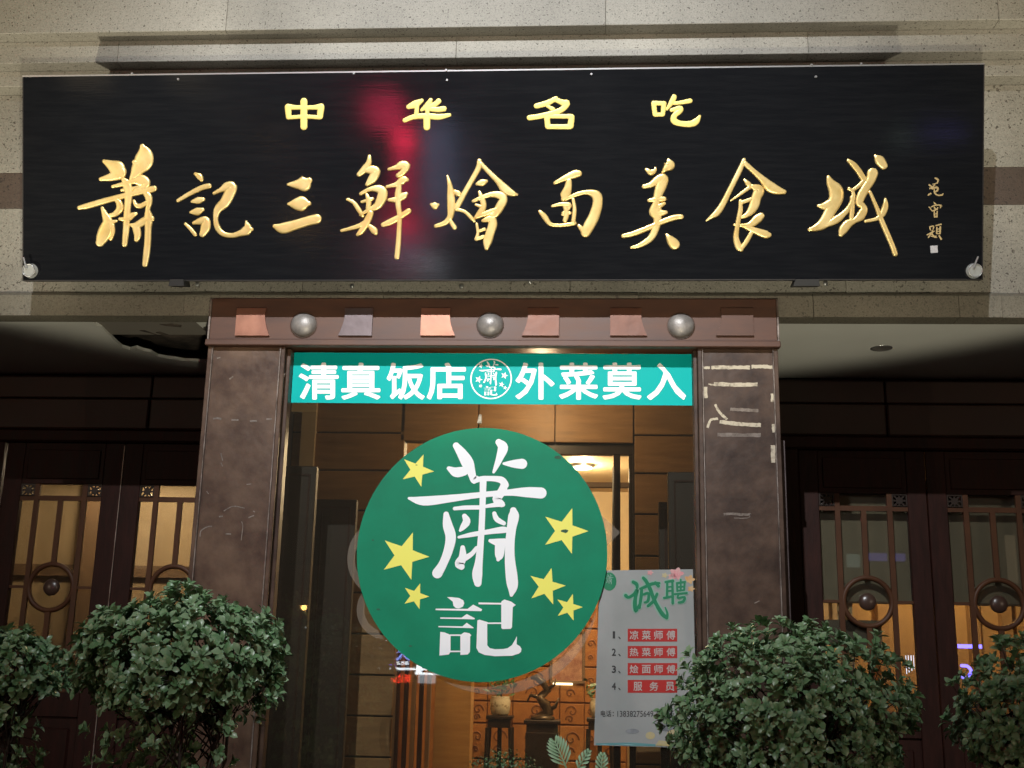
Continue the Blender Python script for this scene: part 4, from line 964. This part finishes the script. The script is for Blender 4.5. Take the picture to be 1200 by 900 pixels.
xb = X(703, 838, YS); zb_ = za; stand(xb, YS, zb_, .125, 'dark wooden pot stand partly behind the hiring poster')
def pot(x, y, z, lab, plab):
    d = empty('porcelain_pot', (x, y, z), lab, 'flowerpot')
    r = .098
    MB().lathe((x, y, z), [(0, 0), (r*.72, 0), (r*.9, .02), (r, .08), (r, .14), (r*.88, .165), (r*.92, .175), (r*.8, .175), (r*.78, .15), (0, .15)], 24).build('body', M_PORC, d, True)
    t = empty('potted_plant', (x, y, z+.15), plab, 'plant')
    random.seed(int(abs(x)*100)); mb = MB()
    for i in range(60):
        a = random.uniform(0, 2*pi); r2 = random.uniform(.02, .16); h = random.uniform(.04, .22)
        c = Vector((x+r2*cos(a), y+r2*sin(a), z+.15+h)); w = .022
        e1 = Vector((random.uniform(-1, 1), random.uniform(-1, 1), random.uniform(-.4, 1))).normalized()*w*1.8; e2 = e1.orthogonal().normalized()*w*.7
        mb.poly([c-e1, c+e2, c+e1, c-e2])
    tag(mb.build('foliage', M_LEAFS, t), kind='stuff')
    MB().cyl((x, y, z+.12), (x+.02, y, z+.3), .01, .005, 6).build('stem', M_BARK, t)
pot(xa, YS, za, 'painted cream porcelain pot on its stand below the green disc', 'small leafy plant in the porcelain pot below the green disc')
pot(xb, YS, zb_, 'painted cream porcelain pot half hidden by the hiring poster', 'small leafy plant in the pot half hidden by the hiring poster')
xs_ = X(636, 845, YS); zst = Z(636, 843, YS)
stand(xs_, YS-.05, zst, .17, 'broad black plinth carrying the bronze statue', 'plinth', True)
st = empty('bronze_statue', (xs_, YS-.05, zst), 'twisting dark bronze dragon like ornament on the black plinth inside', 'statue')
mb = MB(); sp = [(0, 0, .06), (.05, .06, .055), (-.03, .13, .05), (.06, .20, .045), (.03, .28, .04), (-.04, .33, .035), (-.10, .37, .02)]
sq = VP(YS-.05)
def tube(mb, pts, seg=8):
    rows = []
    for i, (x, y, z, r) in enumerate(pts):
        a = Vector(pts[max(0, i-1)][:3]); b = Vector(pts[min(len(pts)-1, i+1)][:3]); t = (b-a).normalized(); e = t.orthogonal().normalized(); f = t.cross(e)
        rows.append([mb.bm.verts.new(Vector((x, y, z)) + (e*cos(2*pi*k/seg)+f*sin(2*pi*k/seg))*r) for k in range(seg)])
    # keep rings aligned
    for a, b in zip(rows, rows[1:]):
        off = min(range(seg), key=lambda o_: sum((a[k].co-b[(k+o_) % seg].co).length for k in range(seg)))
        for k in range(seg): mb.bm.faces.new((a[k], a[(k+1) % seg], b[(k+1+off) % seg], b[(k+off) % seg]))
    mb.bm.faces.new(rows[0][::-1]); mb.bm.faces.new(rows[-1])
def tubes(lst, name, m_, par, seg=8):
    mb = MB()
    for l in lst: tube(mb, l, seg)
    return mb.build(name, m_, par, True)
B0 = Vector((xs_, YS-.05, zst))
def rel(l): return [(B0.x+x, B0.y+y, B0.z+z, r) for x, y, z, r in l]
tubes([rel([(-.02, 0, .0, .07), (.05, .03, .07, .055), (.02, -.03, .14, .05), (-.03, 0, .20, .045), (.04, .02, .27, .04), (.0, -.03, .34, .035), (-.07, 0, .39, .03), (-.12, 0, .38, .015)])], 'body', M_BRON, st)
tubes([rel([(.03, 0, .08, .03), (.12, .02, .12, .018), (.15, 0, .2, .008)]), rel([(-.02, 0, .2, .025), (-.12, .02, .22, .015), (-.15, 0, .16, .008)]), rel([(.03, 0, .27, .022), (.11, 0, .32, .012), (.12, 0, .38, .005)])], 'limb', M_BRON, st)
MB().ball(B0+Vector((0, 0, .01)), .12, 1, .9, .35, 14, 8).build('rock_base', M_BRON, st, True)
# painting and lit shelf line
p0, p1 = at(648, 742, YC-.03), at(682, 798, YC-.03)
pt = empty('wall_painting', ((p0.x+p1.x)/2, YC-.03, p1.z), 'pinkish framed painting on the carved wall between disc and poster', 'painting')
MB().box(p0.x, p1.x, YC-.032, YC-.022, p1.z, p0.z).build('canvas', mat('painting_canvas', (.55, .33, .22), .6, col2=(.28, .12, .09), vscale=7, thr=(.4, .6)), pt)
for a, b, c, d_ in ((p0.x-.03, p1.x+.03, p0.z, p0.z+.03), (p0.x-.03, p1.x+.03, p1.z-.03, p1.z), (p0.x-.03, p0.x, p1.z, p0.z), (p1.x, p1.x+.03, p1.z, p0.z)):
    MB().box(a, b, YC-.045, YC-.02, c, d_, .003).build('frame', M_BEAM, pt)
p0, p1 = at(648, 800, YC-.06), at(671, 803, YC-.06)
tag(MB().box(p0.x, p1.x, YC-.07, YC-.05, p1.z, p0.z).build('light_strip', glow('strip_glow', (1, .8, .5), 5)), 'short glowing light strip under the framed painting', 'light strip')

# ================================================================== SHRUBS
def leaf_mesh(name, L_=.048, w=.0112, fold=.35, tip=.25):
    mb = MB(); n = 4; rows = []
    wd = [.22, .62, 1.0, .98]; 
    V0 = mb.bm.verts.new((0, 0, 0))
    for i in range(4):
        t = (i+1)/5; x = w*wd[i]; zc_ = .006*sin(t*pi)-.004*t*t
        rows.append([mb.bm.verts.new((-x, L_*t, zc_+x*fold)), mb.bm.verts.new((0, L_*t, zc_)), mb.bm.verts.new((x, L_*t, zc_+x*fold))])
    V1 = mb.bm.verts.new((0, L_, -.004))
    mb.bm.faces.new((V0, rows[0][1], rows[0][0])); mb.bm.faces.new((V0, rows[0][2], rows[0][1]))
    for a, b in zip(rows, rows[1:]):
        for k in range(2): mb.bm.faces.new((a[k], a[k+1], b[k+1], b[k]))
    mb.bm.faces.new((rows[-1][0], rows[-1][1], V1)); mb.bm.faces.new((rows[-1][1], rows[-1][2], V1))
    me = bpy.data.meshes.new(name); mb.bm.to_mesh(me); mb.bm.free()
    for p in me.polygons: p.use_smooth = True
    return me
LEAF = leaf_mesh('leaf'); LEAF.materials.append(M_LEAF)
LV = [v.co.copy() for v in LEAF.vertices]; LF = [tuple(p.vertices) for p in LEAF.polygons]
def shrub(cx, cy, cz, rx, ry, rz, label, seed, nr, nsingle, flat=-.45, zbase=.4, lsc=1.0, group=None):
    random.seed(seed)
    d = empty('round_shrub', (cx, cy, zbase), label, 'shrub', 'clipped round shrubs in front of the restaurant')
    mats_ = []; tips = []
    C_ = Vector((cx, cy, cz))
    def bump(v): return 1 + .10*sin(5*v.x+seed)*cos(4*v.z+seed) + .07*sin(9*v.y+seed*2+6*v.x)
    while len(tips) < nr:
        v = Vector((random.gauss(0, 1), random.gauss(0, 1), random.gauss(0, 1))).normalized()
        if v.y > .75 and random.random() < .5: continue
        if v.z < flat: 
            if random.random() < .8: continue
        rr = bump(v)*(random.uniform(.86, 1.05) if random.random() < .72 else random.uniform(.45, .86))
        if random.random() < .03: rr *= 1.1
        p = C_ + Vector((v.x*rx*rr, v.y*ry*rr, v.z*rz*rr))
        if v.z < 0 : p.z = C_.z + v.z*rz*rr*.8
        tips.append((p, v))
    for i in range(nr//5):                    # sparse shoots below the crown
        a = random.uniform(0, 6.28); r_ = random.uniform(.1, .85)
        tips.append((Vector((cx+rx*r_*cos(a), cy+ry*r_*sin(a), random.uniform(zbase+.35*(cz-zbase), cz-rz*.5))), Vector((cos(a), sin(a), 0))))
    for p, v in tips:
        ax = (Vector((v.x, v.y, v.z*.8)) + Vector((0, -.15, .55)) + Vector((random.gauss(0, .25), random.gauss(0, .25), random.gauss(0, .25)))).normalized()
        q = ax.to_track_quat('Z', 'Y').to_matrix().to_4x4()
        n = random.randint(7, 10); a0 = random.uniform(0, 6.28)
        for i in range(n):
            a = a0 + i*2.4; el = radians(random.uniform(12, 40) + 45*i/n*1.0); s = lsc*random.uniform(.62, 1.25)*(1.08-.35*i/n)
            R1 = Matrix.Rotation(a, 4, 'Z') @ Matrix.Rotation(el, 4, 'X') @ Matrix.Rotation(random.uniform(-.3, .3), 4, 'Y')
            M_ = Matrix.Translation(p - ax*(.012*(n-i)/n)) @ q @ R1 @ Matrix.Scale(s, 4)
            mats_.append(M_)
    # nearest the camera and outermost: leaves of their own
    def score(M_):
        t = M_.translation; return (t-CAMP).length - .5*((Vector(((t.x-cx)/rx, (t.y-cy)/ry, (t.z-cz)/rz))).length) - .15*(t.z-cz)
    mats_.sort(key=score)
    W_ = Matrix.Translation((-cx, -cy, -zbase))
    for M_ in mats_[:nsingle]:
        o = bpy.data.objects.new('leaf', LEAF); COL.objects.link(o); o.parent = d; o.matrix_basis = W_ @ M_
    vs = []; fs = []
    for M_ in mats_[nsingle:]:
        b = len(vs); vs += [M_ @ v for v in LV]; fs += [tuple(i+b for i in f) for f in LF]
    me = bpy.data.meshes.new('foliage'); me.from_pydata(vs, [], fs); me.materials.append(M_LEAF)
    for p in me.polygons: p.use_smooth = True
    o = bpy.data.objects.new('foliage', me); COL.objects.link(o); kid(o, d); o['kind'] = 'stuff'
    # stems from the bed fanning into the crown
    st_ = []
    for i in range(7):
        a = random.uniform(0, 6.28); r_ = random.uniform(.02, .12)
        b = Vector((cx+r_*cos(a), cy+r_*sin(a), zbase-.05)); e = C_ + Vector((cos(a)*rx*.5, sin(a)*ry*.5, random.uniform(-.2, .2)*rz))
        m1 = b.lerp(e, .35)+Vector((random.uniform(-.05, .05), random.uniform(-.05, .05), 0)); m2 = b.lerp(e, .7)+Vector((random.uniform(-.05, .05), random.uniform(-.05, .05), 0))
        st_.append([(*b, .014), (*m1, .011), (*m2, .008), (*e, .004)])
    for l in st_: tubes([l], 'stem', M_BARK, d, 6)
    tw = []
    for p, v in random.sample(tips, min(150, len(tips))):
        l = random.choice(st_); b = Vector(l[2][:3]).lerp(Vector(l[3][:3]), random.random())
        tw.append([(*b, .004), (*(b.lerp(p, .5)+Vector((0, 0, -.02))), .003), (*p, .0018)])
    for i in range(26):                        # bare twigs hanging under the crown
        l = random.choice(st_); b = Vector(l[1][:3]).lerp(Vector(l[2][:3]), random.random()); a = random.uniform(0, 6.28); L_ = random.uniform(.1, .3)
        e = b + Vector((cos(a)*L_, sin(a)*L_, random.uniform(-.02, .16))); tw.append([(*b, .003), (*(b.lerp(e, .5)+Vector((0, 0, .02))), .0022), (*e, .001)])
    o = tubes(tw, 'twigs', M_BARK, d, 4); o['kind'] = 'stuff'
    return d
YS1 = -1.35; k1 = px2m(YS1)
def cz_(px, py): return Z(px, py, YS1)
shrub(X(215, 765, YS1), YS1, cz_(215, 782), 115*k1, .40, 78*k1, 'brightly lit round leafy shrub in front of the left portal pillar', 11, 760, 300, flat=-.7, lsc=1.12)
shrub(X(928, 830, YS1), YS1, cz_(928, 846), 126*k1, .46, 100*k1, 'large round leafy shrub in front of the right portal pillar beside the poster', 23, 1050, 300, flat=-.8)
shrub(X(8, 790, YS1+.25), YS1+.25, Z(8, 796, YS1+.25), 62*k1, .3, 56*k1, 'small dark round shrub at the far left before the amber lit door', 5, 340, 200)
shrub(X(1214, 830, YS1), YS1, cz_(1214, 848), 80*k1, .38, 84*k1, 'dark round shrub at the far right before the outermost door', 31, 520, 200, flat=-.8)
# low plants at the foot of the glass
YL = -.42; kl = px2m(YL)
d = empty('low_shrub', (X(588, 900, YL), YL, .45), 'low green clipped shrub peeping up under the disc at the glass foot', 'shrub')
random.seed(9); vs = []; fs = []; c = Vector((X(590, 915, YL), YL, Z(590, 915, YL)))
for i in range(900):
    v = Vector((random.gauss(0, 1), random.gauss(0, 1), random.gauss(0, 1))).normalized(); r_ = random.uniform(.6, 1.05)
    p = c + Vector((v.x*.20*r_, v.y*.14*r_, v.z*.14*r_)); q = Vector((v.x, v.y, v.z+.4)).to_track_quat('Z', 'Y').to_matrix().to_4x4()
    M_ = Matrix.Translation(p) @ q @ Matrix.Rotation(random.uniform(0, 6.28), 4, 'Z') @ Matrix.Rotation(.6, 4, 'X') @ Matrix.Scale(.42, 4)
    b = len(vs); vs += [M_ @ x_ for x_ in LV]; fs += [tuple(i_+b for i_ in f) for f in LF]
me = bpy.data.meshes.new('foliage'); me.from_pydata(vs, [], fs); me.materials.append(M_LEAFS)
o = bpy.data.objects.new('foliage', me); COL.objects.link(o); kid(o, d); o['kind'] = 'stuff'
tubes([[(c.x, c.y, .45, .012), (c.x, c.y, c.z, .008)]], 'stem', M_BARK, d)
def frond(base, tip, bend, w, label, nlobes=7):
    d = empty('frond_plant', (base.x, base.y, .45), label, 'plant')
    ax = tip-base; Ln = ax.length; t_ = ax.normalized(); side = t_.cross(Vector((0, -1, .3))).normalized(); nrm = side.cross(t_)
    tubes([[(*Vector((base.x, base.y, .45)), .006), (*base, .005), (*(base+ax*.5+nrm*bend), .004), (*tip, .002)]], 'stem', M_LEAFP, d, 6)
    for i in range(nlobes):
        f = .12+.8*i/(nlobes-1); b = base+ax*f+nrm*bend*4*f*(1-f)
        for s in (-1, 1):
            L_ = w*(1-.55*f)*(.6+.4*sin(pi*f)); dr_ = (side*s*.75+t_*(.7+.6*f)).normalized(); pr = dr_.cross(nrm).normalized()
            mb = MB(); wd = .0065
            pts = [b, b+dr_*L_*.35+pr*wd*.8, b+dr_*L_*.75+pr*wd*1.1+nrm*.004, b+dr_*L_-nrm*.01, b+dr_*L_*.75-pr*wd*1.1+nrm*.004, b+dr_*L_*.35-pr*wd*.8]
            mid_ = [b+dr_*L_*.35-nrm*.004, b+dr_*L_*.75]
            V = [mb.bm.verts.new(p) for p in pts]; Mv = [mb.bm.verts.new(p) for p in mid_]
            for q in ((V[0], V[1], Mv[0]), (V[0], Mv[0], V[5]), (V[1], V[2], Mv[1], Mv[0]), (Mv[0], Mv[1], V[4], V[5]), (V[2], V[3], Mv[1]), (Mv[1], V[3], V[4])): mb.bm.faces.new(q)
            mb.build('leaflet', M_LEAFP, d, True)
    mb = MB()
    return d
frond(at(664, 901, YL), at(650, 868, YL), .01, .115, 'pale green deeply cut frond rising below the statue')
frond(at(676, 903, YL), at(690, 880, YL), .01, .06, 'small pale frond leaning right between statue and poster', 5)
frond(at(704, 908, YL), at(706, 884, YL), .01, .065, 'short pale frond under the lower left corner of the poster', 5)

# ================================================================== ACROSS THE STREET (seen mirrored in glass and lacquer)
YSt = -30
fb = empty('street_building', (0, YSt-1, 0), 'dim apartment block across the street mirrored faintly in the glass', 'building')
MB().box(-30, 30, YSt-6, YSt-.6, -.2, 24).build('wall', M_FARW, fb)
WMs = [glow('lit_window', (1, .75, .45), .5), mat('dark_window', (.02, .025, .03), .2)]
wm = [MB().box(-.7, .7, -.05, .05, -.8, .8).me('window') for _ in range(2)]
for k in range(2): wm[k].materials.append(WMs[k])
random.seed(4)
for r_ in range(6):
    for c in range(16):
        o = bpy.data.objects.new('window', wm[0 if random.random() < .18 else 1]); COL.objects.link(o); o.parent = fb
        o.location = (-26+c*3.4, .4, 5.5+r_*3.0)
def mbox(px0, py0, px1, py1, Yb_, m_, name, parent, Yg=YG, th=.05):
    a = mirror(px0, py0, Yg, Yb_); b = mirror(px1, py1, Yg, Yb_)
    x0, x1 = sorted((a.x, b.x)); z0, z1 = sorted((a.z, b.z))
    return MB().box(x0, x1, Yb_-th, Yb_, z0, z1).build(name, m_, parent)
GWH = glow('white_tube', (.85, .92, 1), 14); GBL = glow('blue_letters', (.25, .35, 1), 10); GRD = glow('red_letters', (1, .05, .02), 16); GOR = glow('street_lamp_glow', (1, .55, .15), 26); GPB = glow('purple_blue', (.15, .12, 1), 8); GRN = glow('neon_red_panel', (1, .02, .08), 20)
Y2 = -15.0
def street_obj(name, label, cat, px, py):
    p = mirror(px, py, YG, Y2); return empty(name, (p.x, Y2, p.z), label, cat)
d = street_obj('lit_shop_sign', 'white tube framed shop sign with a blue character mirrored in the glass', 'shop sign', 470, 768)
mbox(442, 750, 480, 753.5, Y2, GWH, 'light_tube', d); mbox(440, 782, 500, 785.5, Y2, GWH, 'light_tube', d)
mbox(442, 754, 500, 781, Y2-.06, M_BLKP, 'backing', d)
class MPlane(Plane):      # the plane of the far shopfront, addressed through the mirror
    def __init__(s, Y): super().__init__((0, Y, 0), (-1, 0, 0), (0, 0, 1)); s.Y = Y
    def uv(s, px, py):
        p = mirror(px, py, YG, s.Y); return -p.x, p.z
MP = MPlane(Y2)
def mletter(body, box, m_, par, bold=.02, ext=0):
    me, bb = text_mesh(body, bold, 0); me = me.copy()
    for v in me.vertices:
        s = (v.co.x-bb[0])/(bb[1]-bb[0]); t = (v.co.y-bb[2])/(bb[3]-bb[2])
        a, b = MP.uv(box[2]+(box[0]-box[2])*s, box[3]+(box[1]-box[3])*t); v.co = MP.at(a, b, .03)
    o = bpy.data.objects.new('lit_character', me); COL.objects.link(o); me.materials.clear(); me.materials.append(m_); kid(o, par)
mletter('大', (464, 758, 481, 774), GBL, d, .03); mletter('德世达', (465, 775, 479, 779), GWH, d); mletter('天津风味', (447, 777, 464, 781), GPB, d)
d = street_obj('led_text_sign', 'red LED lettering sign mirrored low in the glass', 'LED sign', 470, 795)
mbox(456, 788, 483, 801, Y2-.06, M_BLKP, 'housing', d); mletter('新达德', (458, 790, 481, 800), GRD, d, 0)
d = street_obj('white_light_box', 'bright white light box mirrored in the glass below the green disc', 'light box', 500, 795)
mbox(490, 790, 510, 801, Y2, glow('light_box', (.8, .9, 1), 2.5), 'panel', d); mbox(488, 779, 494, 789, Y2, GWH, 'panel', d); mbox(486, 788, 516, 791, Y2+.02, GWH, 'light_tube', d)
# street lamp among leaves
p = mirror(356, 712, YG, -13); d = empty('street_lamp', (p.x, -13, -.15), 'orange street lamp glowing through leaves mirrored in the left glass', 'street lamp')
MB().cyl((p.x, -13, -.15), (p.x, -13, p.z-.1), .05, .035, 10).build('pole', M_BLKP, d); MB().ball(p, .055, 1, 1, .8, 12, 8).build('lamp_globe', GOR, d)
t = empty('street_tree', (p.x-.5, -12.6, -.15), 'small dark street tree around the orange lamp', 'tree')
random.seed(2); vs = []; fs = []
for i in range(500):
    v = Vector((random.gauss(0, .33), random.gauss(0, .25), random.gauss(0, .2))); M_ = Matrix.Translation(p+Vector((-.35, -.40, -.12))+v) @ Matrix.Rotation(random.uniform(0, 6), 4, Vector((random.random(), random.random(), 1)).normalized()) @ Matrix.Scale(1.7, 4)
    b = len(vs); vs += [M_ @ x_ for x_ in LV]; fs += [tuple(i_+b for i_ in f) for f in LF]
me = bpy.data.meshes.new('crown'); me.from_pydata(vs, [], fs); me.materials.append(M_LEAF); o = bpy.data.objects.new('crown', me); COL.objects.link(o); kid(o, t); o['kind'] = 'stuff'
MB().cyl((p.x-.5, -12.6, -.15), (p.x-.35, -12.6, p.z), .05, .02, 8).build('trunk', M_BARK, t)
p = mirror(331, 615, YG, -13); d = empty('distant_lamp', (p.x, -13, -.15), 'small orange distant lamp mirrored beside the left pillar', 'street lamp')
MB().cyl((p.x, -13, -.15), (p.x, -13, p.z-.03), .03, .02, 8).build('pole', M_BLKP, d); MB().ball(p, .03, 1, 1, 1, 10, 8).build('lamp_globe', GOR, d)
# neon panels that streak across the lacquer
def sp_mirror(px, py, Yb_):
    a, b = SP.uv(px, py); p = SP.at(a, b); dd = (p-CAMP); n = SP.n; r = dd - 2*dd.dot(n)*n; return p + r*((Yb_-p.y)/r.y)
def neon(px0, py0, px1, py1, Yb_, m_, name, lab):
    a = sp_mirror(px0, py0, Yb_); b = sp_mirror(px1, py1, Yb_); x0, x1 = sorted((a.x, b.x)); z0, z1 = sorted((a.z, b.z))
    d = empty(name, ((x0+x1)/2, Yb_, z0), lab, 'neon sign'); MB().box(x0, x1, Yb_-.1, Yb_, z0, z1, .01).build('panel', m_, d)
    MB().box(x0-.05, x1+.05, Yb_-.2, Yb_-.1, z0-.05, z1+.05).build('casing', M_BLKP, d)
    print(name, x0, x1, z0, z1)
GRD2 = glow('neon_red_dim', (1, .03, .12), 9)
neon(430, 112, 470, 148, -14, GRD2, 'red_neon_panel', 'dim squarish red neon panel mirrored high on the black signboard')
neon(461, 150, 484, 176, -14.2, GRN, 'red_neon_panel', 'bright red neon panel mirrored between the upper and lower gold lettering')
neon(463, 181, 482, 214, -14.2, GRD2, 'red_neon_panel', 'tall dim red neon panel mirrored behind the fourth large gold character')
neon(458, 220, 486, 234, -14.2, GRD2, 'red_neon_panel', 'low wide dim red neon panel mirrored in the middle of the red streak')
neon(457, 256, 486, 276, -14.2, GRN, 'red_neon_panel', 'lowest bright red neon panel mirrored at the foot of the red streak')
neon(1080, 150, 1130, 160, -14, glow('violet_panel', (.3, .25, 1), 1.0), 'violet_neon_panel', 'thin violet neon panel mirrored at the right end of the signboard')
neon(1050, 152, 1066, 170, -14, glow('pale_panel', (.6, .8, .7), .8), 'window_light', 'small pale lit window light mirrored at the right end of the signboard')
neon(495, 140, 535, 260, -14, glow('blue_grey_panel', (.4, .5, .8), 2.5), 'blue_grey_panel', 'dim blue grey light panel mirrored beside the red streak')
# blue neon inside the right room
Yn = 3.4
d = empty('blue_neon_strip', (X(1135, 757, Yn), Yn, Z(1135, 757, Yn)), 'blue violet neon strip glowing inside the outermost right door', 'neon strip')
a, b = at(1122, 755, Yn), at(1150, 760, Yn); MB().box(a.x, b.x, Yn-.02, Yn, b.z, a.z).build('tube', GPB, d)
d = empty('blue_neon_curl', (X(1135, 790, Yn), Yn, Z(1135, 790, Yn)), 'curled blue neon mark behind the far right shrub', 'neon sign')
pl = VP(Yn); mb = MB(); sweep(mb.bm, pl, [(*pl.uv(x, y), .012) for x, y in ((1127, 780), (1134, 781), (1138, 787), (1133, 794), (1127, 793))], 0, 1.0, 4); mb.build('tube', GPB, d)
for i, (px, w) in enumerate(((1061, 1.2), (1064, 1.0), (1067, 1.4), (1070, 1.0))):
    a, b = at(px, 768, Yn), at(px+w, 790-i*2, Yn)
    tag(MB().box(a.x, b.x, Yn-.02, Yn, b.z, a.z).build('pale_light_tube', glow('pale_tube', (.7, .75, 1), 3)), ['leftmost','second','third','rightmost'][i]+' of four short pale light tubes low in the glass beside the right shrub', 'light tube', 'row of four pale light tubes')
